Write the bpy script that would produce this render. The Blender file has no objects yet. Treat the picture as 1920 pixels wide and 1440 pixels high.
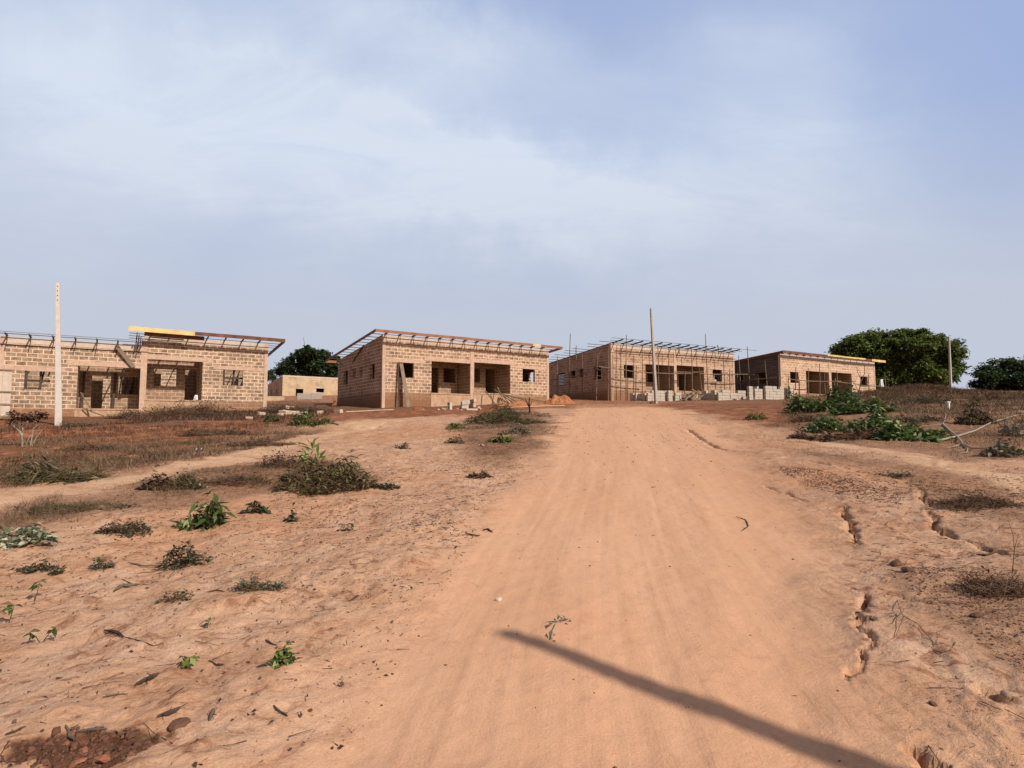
import bpy, math, random
import numpy as np
from mathutils import Vector, Matrix
random.seed(7); RNG = np.random.default_rng(11)
scene = bpy.context.scene
COL = scene.collection
R = math.radians

# ------------------------------------------------------------------ survey: camera and pixel -> ray
F, HZ, CAMZ = 1080.0, 797.0, 1.6
PITCH = math.atan((HZ-720)/F)
CP, SP = math.cos(PITCH), math.sin(PITCH)
def ray(px, py):
    u = (px-960)/F; v = (720-py)/F
    return np.array([u, CP-SP*v, SP+CP*v])

# ------------------------------------------------------------------ noise
def _hash(ix, iy, seed):
    h = (ix*374761393 + iy*668265263 + seed*974711) & 0xffffffff
    h = ((h ^ (h >> 13))*1274126177) & 0xffffffff
    return ((h ^ (h >> 16)) & 0xffff)/65535.0
def vnoise(x, y, seed=0):
    x = np.asarray(x, float); y = np.asarray(y, float)
    ix = np.floor(x).astype(np.int64); iy = np.floor(y).astype(np.int64)
    fx = x-ix; fy = y-iy
    fx = fx*fx*fx*(fx*(fx*6-15)+10); fy = fy*fy*fy*(fy*(fy*6-15)+10)
    a = _hash(ix, iy, seed); b = _hash(ix+1, iy, seed); c = _hash(ix, iy+1, seed); d = _hash(ix+1, iy+1, seed)
    return ((a*(1-fx)+b*fx)*(1-fy)+(c*(1-fx)+d*fx)*fy)*2-1
def fbm(x, y, seed=0, octs=3, gain=.5):
    s = 0; a = 1; k = 1
    for o in range(octs):
        s = s + a*vnoise(x*k+o*17.3, y*k-o*9.1, seed+o); a *= gain; k *= 2.03
    return s
def sstep(a, b, x):
    t = np.clip((x-a)/(b-a), 0, 1); return t*t*(3-2*t)

# ------------------------------------------------------------------ houses (surveyed): corner, floor level, bearing of the front
HOUSES = {
 'one':   dict(p=(-27.49, 31.40), floor=2.53, yaw=56.0, s0=-.45, L=13.2, D=9.5),
 'two':   dict(p=(-8.81, 39.0),  floor=3.86, yaw=56.5, s0=0., L=14.15, D=10.1),
 'three': dict(p=(8.44, 48.9),   floor=4.61, yaw=62.0, s0=0., L=15.0, D=10.2),
 'four':  dict(p=(25.28, 54.0),  floor=4.62, yaw=61.0, s0=0., L=15.6, D=10.5),
}
for h in HOUSES.values():
    y = R(h['yaw']); h['d'] = np.array([math.sin(y), math.cos(y)]); h['b'] = np.array([-math.cos(y), math.sin(y)])
def on_front(hk, px, py, t=0.):
    """point of a house's vertical plane t metres behind its front: (s along the front, height over floor)"""
    h = HOUSES[hk]; p0 = np.array(h['p'])+h['b']*t; d = h['d']; r = ray(px, py)
    k, s = np.linalg.solve(np.array([[r[0], -d[0]], [r[1], -d[1]]]), p0)
    return s, CAMZ+r[2]*k-h['floor']
def on_side(hk, px, py, s=0.):
    h = HOUSES[hk]; p0 = np.array(h['p'])+h['d']*s; b = h['b']; r = ray(px, py)
    k, t = np.linalg.solve(np.array([[r[0], -b[0]], [r[1], -b[1]]]), p0)
    return t, CAMZ+r[2]*k-h['floor']

# ------------------------------------------------------------------ terrain
def softplus(x, k): return k*np.logaddexp(0, x/k)
def base_h(x, y):
    x = np.asarray(x, float); y = np.asarray(y, float)
    yy = y-softplus(y-104, 7)
    yy = -7+softplus(yy+7, 2.5)
    h = .0734*yy+.0124*75*np.tanh(x/75)-.012*softplus(y-120, 10)
    h = h-.0734*(-7+softplus(7., 2.5))
    # hump of dumped earth on the right, gentle rise beside the track, low bank on the left
    h = h+.75*np.exp(-((x-38.5)/4.2)**2-((y-54.5)/2.6)**2)
    h = h+.30*sstep(9, 15, x-0.05*(y-20))*sstep(12, 20, y)*(1-sstep(28, 40, y))
    h = h+.16*sstep(2.2, 4.5, x-.08*y)*sstep(1, 4, y)*(1-sstep(9, 16, y))
    h = h+.16*sstep(.5, -.5, 19.9+.16*(x+12)-y+0*x)*sstep(-2, -6, x)*(1-sstep(24, 30, y))
    for hh in HOUSES.values():
        dx = x-hh['p'][0]; dy = y-hh['p'][1]
        s = dx*hh['d'][0]+dy*hh['d'][1]; t = dx*hh['b'][0]+dy*hh['b'][1]
        e = np.maximum(np.maximum(hh['s0']-s, s-hh['L']), np.maximum(-t, t-hh['D']))
        k = 1-sstep(-.6, 1.6, e)
        tgt = np.minimum(h, hh['floor']-.45)
        h = h*(1-k)+tgt*k
    return h
def G(px, py):
    """where the pixel's ray meets the ground"""
    r = ray(px, py); k = 2.0
    lo, hi = .5, 140.
    kk = np.linspace(lo, hi, 1400)
    d = CAMZ+r[2]*kk-base_h(r[0]*kk, r[1]*kk)
    i = np.where(d < 0)[0]
    if len(i) == 0: k = 60.
    else:
        j = i[0]; a, b = kk[j-1], kk[j]
        for _ in range(30):
            m = (a+b)/2
            if CAMZ+r[2]*m-float(base_h(r[0]*m, r[1]*m)) < 0: b = m
            else: a = m
        k = a
    return np.array([r[0]*k, r[1]*k])
def poly(pts): return np.array([G(*p) for p in pts])
def poly_sd(x, y, P):
    """signed distance to polygon, negative inside"""
    d2 = np.full(x.shape, 1e9); ins = np.zeros(x.shape, bool); n = len(P)
    for i in range(n):
        a = P[i]; b = P[(i+1) % n]; e = b-a; w0 = x-a[0]; w1 = y-a[1]
        t = np.clip((w0*e[0]+w1*e[1])/(e@e+1e-9), 0, 1)
        d2 = np.minimum(d2, (w0-e[0]*t)**2+(w1-e[1]*t)**2)
        c = ((a[1] > y) != (b[1] > y))
        with np.errstate(divide='ignore', invalid='ignore'):
            xi = (b[0]-a[0])*(y-a[1])/((b[1]-a[1]) if abs(b[1]-a[1]) > 1e-9 else 1e-9)+a[0]
        ins ^= c & (x < xi)
    d = np.sqrt(d2); d[ins] *= -1
    return d
def line_d(x, y, P):
    """distance to polyline and fraction along it"""
    d2 = np.full(x.shape, 1e9); fr = np.zeros(x.shape); n = len(P)-1
    for i in range(n):
        a = P[i]; e = P[i+1]-a; w0 = x-a[0]; w1 = y-a[1]
        t = np.clip((w0*e[0]+w1*e[1])/(e@e+1e-9), 0, 1)
        q = (w0-e[0]*t)**2+(w1-e[1]*t)**2
        m = q < d2; d2[m] = q[m]; fr[m] = ((i+t)/n)[m]
    return np.sqrt(d2), fr

ROAD_L = [(360,1560),(500,1440),(690,1200),(830,1040),(940,930),(1020,850),(1050,800),(1075,775),(1095,764)]
ROAD_R = [(1900,1560),(1720,1440),(1600,1230),(1570,1080),(1520,960),(1450,880),(1385,825),(1330,790),(1290,772),(1255,764)]
ROAD = poly(ROAD_L+ROAD_R[::-1])
RLc, RRc = poly(ROAD_L), poly(ROAD_R)
PATH = [(poly([(-120,975),(0,945),(120,915),(260,893),(400,868),(500,845),(600,815),(680,800),(760,786),(850,778)]), .29),
        (poly([(1500,822),(1620,838),(1760,868),(1940,915)]), .22)]
BANK = poly([(-60,862),(0,850),(90,842),(150,835),(230,824),(300,813),(420,803),(540,793)])
RED = [poly([(-150,790),(560,796),(420,830),(250,862),(0,905),(-150,925)]),
       poly([(-150,800),(100,806),(350,812),(500,800),(640,790),(800,784),(1000,768),(1085,764),(1085,756),(900,756),(700,764),(520,762),(300,768),(0,780),(-150,782)]),
       poly([(1262,790),(1300,800),(1345,828),(1400,842),(1420,856),(1375,858),(1310,838),(1270,808)]),
       poly([(1220,762),(1330,780),(1420,800),(1520,800),(1560,770),(1480,756),(1230,754)])]
LITTER = [poly([(835,800),(940,765),(1030,775),(1045,800),(1020,860),(960,880),(870,868),(845,835)]),
          poly([(1450,800),(1480,740),(1960,735),(1990,860),(1800,860),(1640,838),(1500,830)]),
          poly([(-150,830),(150,812),(420,800),(620,800),(540,835),(400,862),(250,885),(0,930),(-150,960)]),
          poly([(-150,985),(120,935),(280,900),(480,865),(600,862),(720,895),(640,920),(470,930),(350,960),(160,985),(0,1005),(-150,1020)]),
          poly([(1720,1090),(1960,1020),(2050,1150),(2000,1320),(1850,1240),(1760,1160)]),
          poly([(1700,900),(1780,905),(1960,950),(1980,1020),(1850,975),(1740,935)]),
          poly([(1440,838),(1560,846),(1760,880),(1960,920),(1960,960),(1760,915),(1560,872)]),
          poly([(480,770),(520,750),(700,758),(1000,758),(1000,764),(700,772)]),
          poly([(0,800),(0,780),(300,765),(560,762),(560,772),(320,800)])]
GRAVEL = [poly([(1460,872),(1560,888),(1700,925),(1690,950),(1560,925),(1470,890)]),
          poly([(1680,1050),(1850,1060),(1990,1180),(1990,1330),(1860,1230),(1720,1120)])]
# (line, depth, half width) of the erosion cracks
CRACKS = [(poly([(1577,945),(1586,962),(1592,980),(1602,1000),(1612,1012)]), .14, .030),
          (poly([(1690,905),(1722,918),(1738,940),(1752,958),(1757,978),(1775,996),(1812,1008),(1850,1018),(1895,1034),(1950,1045)]), .14, .027),
          (poly([(1600,1095),(1618,1120),(1628,1140),(1615,1165),(1630,1205),(1624,1240),(1612,1270),(1598,1292)]), .085, .019),
          (poly([(1425,908),(1470,922),(1522,943)]), .045, .022),
          (poly([(1283,803),(1300,812),(1318,826),(1340,838),(1360,846)]), .09, .05),
          (poly([(1700,1395),(1730,1420),(1775,1450)]), .07, .05),
          (poly([(1855,1290),(1870,1310),(1885,1325)]), .06, .06),
          (poly([(1670,1115),(1705,1125),(1760,1140)]), .03, .03),
          (poly([(1500,862),(1560,878),(1620,889),(1660,893),(1690,905)]), .06, .028),
          (poly([(1560,890),(1570,915),(1577,945)]), .04, .020),
          (poly([(690,806),(715,800),(735,791)]), .05, .05)]
def road_coords(x, y):
    """lateral position 0..1 across the track (by depth) and distance along"""
    xl = np.interp(y, RLc[:, 1], RLc[:, 0]); xr = np.interp(y, RRc[:, 1], RRc[:, 0])
    return (x-xl)/(xr-xl+1e-6), xr-xl
def masks(x, y):
    sh = x.shape
    wx = x+.35*fbm(x*1.1, y*1.1, 3, 3)*np.clip(y*.05, .35, 1.4); wy = y+.35*fbm(x*1.1+9, y*1.1, 5, 3)*np.clip(y*.06, .35, 1.6)
    road = 1-sstep(-.55, .45, poly_sd(wx, wy, ROAD)); road[y < -2] = .4
    red = np.zeros(sh)
    for P in RED: red = np.maximum(red, 1-sstep(-1.2, .8, poly_sd(wx, wy, P)))
    red = np.maximum(red, sstep(30, 44, y)*.75)
    d, f = line_d(wx, wy, BANK); bk = 1-sstep(.35, .9, d); red = np.maximum(red, bk)
    lit = np.zeros(sh)
    pz = fbm(x*.33, y*.5, 301, 3); pt = np.clip(.52+1.3*pz+.25*sstep(14, 9, y), .12, 1.)
    for i, P in enumerate(LITTER): lit = np.maximum(lit, (1-sstep(-.9, .5, poly_sd(wx, wy, P)))*(pt if i == 2 else .75+.25*pt))
    lit = np.maximum(lit, sstep(8, 20, x)*sstep(16, 26, y)*.9)
    path = np.zeros(sh)
    for P, w in PATH:
        d, f = line_d(wx, wy, P); path = np.maximum(path, 1-sstep(w, w*2.2, d))
    grav = np.zeros(sh)
    for P in GRAVEL: grav = np.maximum(grav, 1-sstep(-.5, .3, poly_sd(wx, wy, P)))
    lit = lit*(1-bk*.9)*(1-path)*(1-road*.9); red = red*(1-path*.6)*(1-road*.85)
    return road, red, lit, path, grav
def height(x, y, full=True):
    x = np.asarray(x, float); y = np.asarray(y, float); shp = x.shape
    x = np.atleast_1d(x).ravel(); y = np.atleast_1d(y).ravel()
    h = base_h(x, y)
    road, red, lit, path, grav = masks(x, y)
    off = 1-road
    dist = np.hypot(x, y)
    near = 1-sstep(18, 40, dist)
    h = h+off*(.045*fbm(x*.55, y*.55, 21, 3)+.016*fbm(x*2.1, y*2.1, 31, 3)*near)
    # flaky crust: terraces of a few millimetres
    c = fbm(x*3.3+2*fbm(x, y, 2, 2), y*2.4, 41, 4)
    h = h+off*near*.016*(np.floor(c*4)/4*.7+c*.3)
    h = h+off*near*(.006*fbm(x*9, y*13, 50, 2)+.005*fbm(x*19, y*24, 51, 2))
    h = h+road*(.020*fbm(x*.7, y*.35, 61, 3)+.004*fbm(x*7, y*7, 63, 3)*near)
    u, w = road_coords(x, y)
    for c0, wd, dp in ((.22, .09, .006), (.57, .09, .008), (.80, .07, .006)):
        cc = c0+.025*vnoise(y*.25, c0*9, 71)
        h = h-road*dp*np.exp(-((u-cc)/wd)**2)+road*dp*.6*np.exp(-((np.abs(u-cc)-wd*1.6)/(wd*.5))**2)
    # fine tyre marks
    h = h+road*near*.0022*vnoise(u*w*17+1.2*vnoise(y*.3, 0*y, 5), y*.3, 81)*sstep(-.2, .4, vnoise(u*4, y*.2, 83))
    h = h+grav*.010*np.maximum(0, vnoise(x*17, y*17, 91))
    for P, dp, hw in CRACKS:
        box = (x > P[:, 0].min()-1.2) & (x < P[:, 0].max()+1.2) & (y > P[:, 1].min()-1.2) & (y < P[:, 1].max()+1.2)
        if not box.any(): continue
        xx = x[box]; yy = y[box]; q = .05*fbm(xx*5, yy*5, 101, 3)+.011*fbm(xx*19, yy*19, 103, 2); q2 = .05*fbm(xx*5+7, yy*5, 105, 3)+.011*fbm(xx*23, yy*23+5, 107, 2)
        d, f = line_d(xx+q, yy+q2, P)
        ww = hw*(1.05+.75*vnoise(f*13, f*0+hw*70, 7))*np.clip(np.minimum(f, 1-f)*7, .15, 1)
        h[box] -= dp*(1-sstep(ww*.6, ww*1.15, d))*np.clip(np.minimum(f, 1-f)*9, .2, 1)
        h[box] += .006*np.exp(-((d-ww*2.2)/(ww*1.6))**2)
    # crumbled pit in the corner
    P = G(150, 1412); d = np.hypot((x-P[0])/.36, (y-P[1])/.16)
    e = d+.28*fbm(x*7, y*9, 5, 3)
    h = h-.022*(1-sstep(.72, .84, e))+(1-sstep(.7, .9, e))*.016*fbm(x*26, y*26, 9, 3)
    return h.reshape(shp) if shp else float(h[0])
def on_ground(px, py, dz=0.):
    p = G(px, py); return Vector((p[0], p[1], height(p[0], p[1])+dz))

# ------------------------------------------------------------------ mesh helpers
class MB:
    def __init__(s): s.v = []; s.f = []; s.uv = []
    def quad(s, a, b, c, d, uv=None):
        n = len(s.v); s.v += [a, b, c, d]; s.f.append((n, n+1, n+2, n+3)); s.uv.append(uv or [(0, 0)]*4)
    def tri(s, a, b, c):
        n = len(s.v); s.v += [a, b, c]; s.f.append((n, n+1, n+2)); s.uv.append([(0, 0)]*3)
    def box(s, lo, hi, uvo=(0, 0)):
        x0, y0, z0 = lo; x1, y1, z1 = hi; n = len(s.v)
        s.v += [(x0,y0,z0),(x1,y0,z0),(x1,y1,z0),(x0,y1,z0),(x0,y0,z1),(x1,y0,z1),(x1,y1,z1),(x0,y1,z1)]
        for q in ((0,3,2,1),(4,5,6,7),(0,1,5,4),(1,2,6,5),(2,3,7,6),(3,0,4,7)):
            s.f.append(tuple(n+i for i in q)); P = [s.v[n+i] for i in q]
            ax = [len({round(p[k], 6) for p in P}) for k in range(3)]
            if ax[0] == 1: s.uv.append([(p[1]+uvo[0], p[2]+uvo[1]) for p in P])
            elif ax[1] == 1: s.uv.append([(p[0]+uvo[0], p[2]+uvo[1]) for p in P])
            else: s.uv.append([(p[0]+uvo[0], p[1]+uvo[1]) for p in P])
    def beam(s, p, q, w, h, up=(0, 0, 1), jag=0.):
        p = Vector(p); q = Vector(q); a = (q-p).normalized(); side = a.cross(Vector(up))
        if side.length < 1e-4: side = a.cross(Vector((1, 0, 0)))
        side.normalize(); u = side.cross(a).normalized(); n = len(s.v); L = (q-p).length
        for e, o in ((p, 0), (q, L)):
            for i, j in ((-1,-1),(1,-1),(1,1),(-1,1)):
                s.v.append(tuple(e+side*(i*w/2)+u*(j*h/2)))
        for k in range(4):
            k2 = (k+1) % 4; s.f.append((n+k, n+k2, n+4+k2, n+4+k))
            s.uv.append([(0, k*.1), (0, k*.1+.1), (L, k*.1+.1), (L, k*.1)])
        s.f.append((n+3, n+2, n+1, n)); s.f.append((n+4, n+5, n+6, n+7)); s.uv += [[(0, 0)]*4]*2
    def tube(s, pts, rads, n=6, cap=True):
        pts = [Vector(p) for p in pts]; rings = []; N = len(pts)
        if not hasattr(rads, '__len__'): rads = [rads]*N
        prev = None
        for i, p in enumerate(pts):
            t = (pts[min(i+1, N-1)]-pts[max(i-1, 0)]).normalized()
            a = t.orthogonal().normalized() if prev is None else (prev-t*prev.dot(t)).normalized()
            prev = a; b = t.cross(a); m = len(s.v)
            for k in range(n):
                g = 2*math.pi*k/n; s.v.append(tuple(p+(a*math.cos(g)+b*math.sin(g))*rads[i]))
            rings.append(m)
        for r0, r1 in zip(rings, rings[1:]):
            for k in range(n):
                k2 = (k+1) % n; s.f.append((r0+k, r0+k2, r1+k2, r1+k)); s.uv.append([(0, 0)]*4)
        if cap:
            s.f.append(tuple(rings[0]+k for k in reversed(range(n)))); s.uv.append([(0, 0)]*n)
            s.f.append(tuple(rings[-1]+k for k in range(n))); s.uv.append([(0, 0)]*n)
    def add_np(s, V, Q):
        n = len(s.v); s.v += [tuple(p) for p in V.tolist()]
        s.f += [tuple(n+i for i in q) for q in Q.tolist()]; s.uv += [[(0, 0)]*Q.shape[1]]*len(Q)
    def mesh(s, name):
        me = bpy.data.meshes.new(name); me.from_pydata(s.v, [], s.f)
        ul = me.uv_layers.new(name='UVMap'); flat = [c for u in s.uv for p in u for c in p]
        ul.data.foreach_set('uv', flat); me.update(); return me
def np_mesh(name, V, Q):
    me = bpy.data.meshes.new(name); k = Q.shape[1]
    me.vertices.add(len(V)); me.vertices.foreach_set('co', np.ascontiguousarray(V, np.float32).ravel())
    me.loops.add(Q.size); me.loops.foreach_set('vertex_index', np.ascontiguousarray(Q, np.int32).ravel())
    me.polygons.add(len(Q)); me.polygons.foreach_set('loop_start', np.arange(0, Q.size, k, dtype=np.int32))
    me.polygons.foreach_set('loop_total', np.full(len(Q), k, np.int32))
    me.update(calc_edges=True); me.validate(); return me
def tag(o, label=None, cat=None, group=None, kind=None):
    if label: o['label'] = label
    if cat: o['category'] = cat
    if group: o['group'] = group
    if kind: o['kind'] = kind
    return o
def obj(name, m, mat, parent=None, smooth=False, **kw):
    me = m.mesh(name) if isinstance(m, MB) else m
    if mat and not me.materials: me.materials.append(mat)
    o = bpy.data.objects.new(name, me); COL.objects.link(o)
    if parent: o.parent = parent
    if smooth: me.shade_smooth()
    return tag(o, **kw)
def empty(name, loc, rz=0., **kw):
    o = bpy.data.objects.new(name, None); COL.objects.link(o); o.location = loc; o.rotation_euler = (0, 0, rz)
    o.empty_display_size = .2
    return tag(o, **kw)

# ------------------------------------------------------------------ materials
class NT:
    def __init__(s, name):
        s.m = bpy.data.materials.new(name); s.m.use_nodes = True; s.t = s.m.node_tree
        s.b = s.t.nodes['Principled BSDF']; s.b.inputs['Roughness'].default_value = .9
        s.b.inputs['Specular IOR Level'].default_value = .2
    def n(s, typ, **kw):
        o = s.t.nodes.new(typ)
        for k, v in kw.items():
            if k.startswith('i_'): o.inputs[k[2:].replace('_', ' ')].default_value = v
            else: setattr(o, k, v)
        return o
    def l(s, a, b): s.t.links.new(a, b)
    def noise(s, vec, scale, detail=4, rough=.55):
        o = s.n('ShaderNodeTexNoise'); o.inputs['Scale'].default_value = scale; o.inputs['Detail'].default_value = detail
        o.inputs['Roughness'].default_value = rough
        if vec is not None: s.l(vec, o.inputs['Vector'])
        return o.outputs['Fac']
    def ramp(s, fac, stops):
        o = s.n('ShaderNodeValToRGB'); e = o.color_ramp.elements
        while len(e) < len(stops): e.new(.5)
        for i, (p, c) in enumerate(stops): e[i].position = p; e[i].color = (*c, 1) if len(c) == 3 else c
        s.l(fac, o.inputs['Fac']); return o.outputs['Color']
    def mix(s, fac, a, b, blend='MIX'):
        o = s.n('ShaderNodeMix', data_type='RGBA', blend_type=blend)
        for sock, v in ((o.inputs[0], fac), (o.inputs[6], a), (o.inputs[7], b)):
            if hasattr(v, 'links'): s.l(v, sock)
            elif isinstance(v, (int, float)): sock.default_value = v
            else: sock.default_value = (*v, 1)
        return o.outputs[2]
    def math(s, op, a, b=None, c=None):
        o = s.n('ShaderNodeMath', operation=op)
        for i, v in enumerate((a, b, c)):
            if v is None: continue
            if hasattr(v, 'links'): s.l(v, o.inputs[i])
            else: o.inputs[i].default_value = v
        return o.outputs[0]
    def bump(s, h, strength=.5, dist=.02):
        o = s.n('ShaderNodeBump'); o.inputs['Strength'].default_value = strength; o.inputs['Distance'].default_value = dist
        s.l(h, o.inputs['Height']); s.l(o.outputs['Normal'], s.b.inputs['Normal']); return o
    def col(s, c): s.l(c, s.b.inputs['Base Color'])
def simple(name, c0, c1, scale=6., rough=.9, bump=.3, island=False, spec=.2):
    t = NT(name); tc = t.n('ShaderNodeTexCoord').outputs['Object']
    f = t.noise(tc, scale, 5)
    c = t.ramp(f, [(.3, c0), (.7, c1)])
    if island:
        g = t.n('ShaderNodeNewGeometry').outputs['Random Per Island']
        c = t.mix(t.math('MULTIPLY', g, .55), c, t.ramp(g, [(0, tuple(x*.45 for x in c0)), (1, tuple(min(1, x*1.5) for x in c1))]))
    t.col(c); t.b.inputs['Roughness'].default_value = rough; t.b.inputs['Specular IOR Level'].default_value = spec
    if bump: t.bump(t.noise(tc, scale*4, 4), bump, .01)
    return t.m
def foliage(name, dark, light, brown=None, bf=.08, trans=.25):
    t = NT(name); g = t.n('ShaderNodeNewGeometry').outputs['Random Per Island']
    tc = t.n('ShaderNodeTexCoord').outputs['Object']; f = t.noise(tc, .9, 2)
    c = t.mix(t.math('MULTIPLY_ADD', g, .65, t.math('MULTIPLY_ADD', f, .9, -.3)), dark, light)
    if brown: c = t.mix(t.math('GREATER_THAN', g, 1-bf), c, brown)
    t.col(c); t.b.inputs['Roughness'].default_value = .55; t.b.inputs['Specular IOR Level'].default_value = .35
    tr = t.n('ShaderNodeBsdfTranslucent'); t.l(c, tr.inputs['Color']); mx = t.n('ShaderNodeMixShader'); mx.inputs[0].default_value = trans
    t.l(t.b.outputs[0], mx.inputs[1]); t.l(tr.outputs[0], mx.inputs[2]); t.l(mx.outputs[0], t.t.nodes['Material Output'].inputs['Surface'])
    return t.m
def blockwork(name, c1, c2, mortar, stain=.5, ms=.034, seed=0., wash=.25):
    """sandcrete blocks in wide smeared joints, earth splashed up from below"""
    t = NT(name); uv = t.n('ShaderNodeUVMap', uv_map='UVMap').outputs['UV']
    mp = t.n('ShaderNodeMapping'); mp.inputs['Location'].default_value = (seed, 0, 0); t.l(uv, mp.inputs['Vector']); uv = mp.outputs[0]
    wob = t.n('ShaderNodeTexNoise'); wob.inputs['Scale'].default_value = 4.; wob.inputs['Detail'].default_value = 3; t.l(uv, wob.inputs['Vector'])
    sub = t.n('ShaderNodeVectorMath', operation='SUBTRACT'); t.l(wob.outputs['Color'], sub.inputs[0]); sub.inputs[1].default_value = (.5, .5, .5)
    sc = t.n('ShaderNodeVectorMath', operation='SCALE'); t.l(sub.outputs[0], sc.inputs[0]); sc.inputs['Scale'].default_value = .055
    ad = t.n('ShaderNodeVectorMath', operation='ADD'); t.l(uv, ad.inputs[0]); t.l(sc.outputs[0], ad.inputs[1])
    br = t.n('ShaderNodeTexBrick'); t.l(ad.outputs[0], br.inputs['Vector'])
    for k, v in (('Scale', 1.), ('Mortar Size', ms), ('Mortar Smooth', .25), ('Bias', -.1), ('Brick Width', .46), ('Row Height', .235)): br.inputs[k].default_value = v
    br.inputs['Color1'].default_value = (*c1, 1); br.inputs['Color2'].default_value = (*c2, 1); br.inputs['Mortar'].default_value = (*mortar, 1)
    big = t.noise(uv, .7, 4, .6); fine = t.noise(uv, 26, 4, .6); mid = t.noise(uv, 3.2, 5, .65)
    c = br.outputs['Color']
    c = t.mix(t.math('MULTIPLY', t.ramp(mid, [(.42, (0, 0, 0)), (.72, (1, 1, 1))]), wash*2), c, mortar)     # slurry smeared over the faces
    c = t.mix(.8, c, t.ramp(big, [(.28, (.55, .52, .50)), (.5, (.95, .95, .95)), (.75, (1.22, 1.20, 1.20))]), 'MULTIPLY')
    pale = t.noise(uv, 1.6, 6, .7); c = t.mix(t.math('MULTIPLY', t.ramp(pale, [(.56, (0,)*3), (.66, (1,)*3)]), .35), c, tuple(x*.55 for x in c1))
    c = t.mix(.35, c, t.ramp(fine, [(.3, (.6, .6, .6)), (.7, (1.2, 1.2, 1.2))]), 'MULTIPLY')
    sep = t.n('ShaderNodeSeparateXYZ'); t.l(uv, sep.inputs[0])
    low = t.math('ADD', sep.outputs[1], t.math('MULTIPLY', t.math('SUBTRACT', mid, .5), .8))
    k = t.ramp(t.math('MULTIPLY_ADD', low, .5, .5), [(.22, (stain, stain, stain)), (.52, (0, 0, 0))])
    c = t.mix(k, c, (.26, .125, .07))
    t.col(c); t.b.inputs['Roughness'].default_value = .95
    hgt = t.math('ADD', t.math('MULTIPLY', br.outputs['Fac'], .6), t.math('MULTIPLY', fine, .5))
    t.bump(hgt, .55, .012); return t.m
def concrete(name, a, b, stain=(.30, .17, .10), sf=.35):
    t = NT(name); tc = t.n('ShaderNodeTexCoord').outputs['Object']
    mp = t.n('ShaderNodeMapping'); mp.inputs['Scale'].default_value = (1, 1, .35); t.l(tc, mp.inputs['Vector'])
    f = t.noise(tc, 5, 6, .65); s = t.noise(mp.outputs[0], 3.2, 5, .6)
    c = t.ramp(f, [(.3, a), (.7, b)]); c = t.mix(t.math('MULTIPLY', t.ramp(s, [(.45, (0,)*3), (.7, (1,)*3)]), sf), c, stain)
    t.col(c); t.bump(t.noise(tc, 40, 4), .35, .006); return t.m
def timber(name, a, b, grain=30.):
    t = NT(name); uv = t.n('ShaderNodeUVMap', uv_map='UVMap').outputs['UV']; tc = t.n('ShaderNodeTexCoord').outputs['Object']
    mp = t.n('ShaderNodeMapping'); mp.inputs['Scale'].default_value = (1.2, grain, 1); t.l(uv, mp.inputs['Vector'])
    f = t.noise(mp.outputs[0], 2., 5, .6); g = t.noise(tc, 1.3, 3)
    c = t.ramp(f, [(.3, a), (.72, b)]); c = t.mix(.6, c, t.ramp(g, [(.3, (.55,)*3), (.7, (1.2,)*3)]), 'MULTIPLY')
    t.col(c); t.b.inputs['Roughness'].default_value = .75; t.bump(f, .3, .004); return t.m

M = {}
M['block1'] = blockwork('blockwork_grey_brown', (.19, .138, .102), (.36, .248, .175), (.78, .565, .40), .6, .027, 0., .36)
M['block2'] = blockwork('blockwork_tan', (.215, .140, .098), (.41, .272, .186), (.80, .58, .41), .6, .026, 3.3, .36)
M['block3'] = blockwork('blockwork_umber', (.25, .158, .108), (.42, .275, .190), (.70, .49, .345), .7, .021, 1.7, .40)
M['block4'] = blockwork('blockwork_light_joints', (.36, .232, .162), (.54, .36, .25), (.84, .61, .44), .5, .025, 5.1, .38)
M['block4_side'] = blockwork('blockwork_dark_grey', (.085, .07, .065), (.13, .105, .095), (.20, .155, .13), .5, .022, 5.1, .2)  # darker blocks than the front, on the left side wall only
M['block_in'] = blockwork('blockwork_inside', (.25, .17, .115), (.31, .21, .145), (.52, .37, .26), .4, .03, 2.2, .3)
M['plinth'] = blockwork('blockwork_plinth', (.27, .15, .09), (.33, .19, .115), (.46, .29, .18), .8, .022, 7.7, .4)
M['render5'] = blockwork('blockwork_pale', (.50, .37, .24), (.56, .42, .28), (.60, .46, .31), .35, .02, 4.4, .45)
M['conc'] = concrete('concrete_earth_stained', (.48, .33, .245), (.66, .475, .36))
M['conc_pale'] = concrete('concrete_pale', (.50, .42, .35), (.66, .56, .47), sf=.2)
M['slab'] = concrete('concrete_slab', (.42, .27, .17), (.58, .40, .27), (.30, .15, .08), .5)
M['pole'] = concrete('concrete_pole', (.50, .46, .42), (.62, .57, .52), (.35, .30, .26), .25)
M['pole_dark'] = concrete('concrete_pole_weathered', (.36, .33, .30), (.46, .42, .38), (.25, .2, .17), .3)
M['stack'] = concrete('concrete_fresh_block', (.46, .41, .345), (.64, .57, .485), (.30, .24, .18), .4)
M['panel'] = concrete('concrete_grey_panel', (.30, .27, .25), (.38, .35, .32), (.28, .2, .15), .2)
M['fascia'] = timber('timber_orange', (.22, .095, .055), (.46, .215, .12))
M['fascia_new'] = timber('timber_yellow', (.72, .52, .20), (.82, .64, .30))
M['fascia_dark'] = timber('timber_dark_red', (.09, .045, .03), (.30, .12, .07), 12.)
M['rafter'] = timber('timber_rafter', (.06, .04, .032), (.12, .085, .065))
M['wood_grey'] = timber('timber_weathered', (.20, .15, .11), (.34, .26, .19))
M['bamboo'] = timber('bamboo_dry', (.155, .115, .075), (.29, .215, .145), 14.)
M['deck'] = timber('timber_deck', (.10, .065, .045), (.16, .11, .08))
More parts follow.
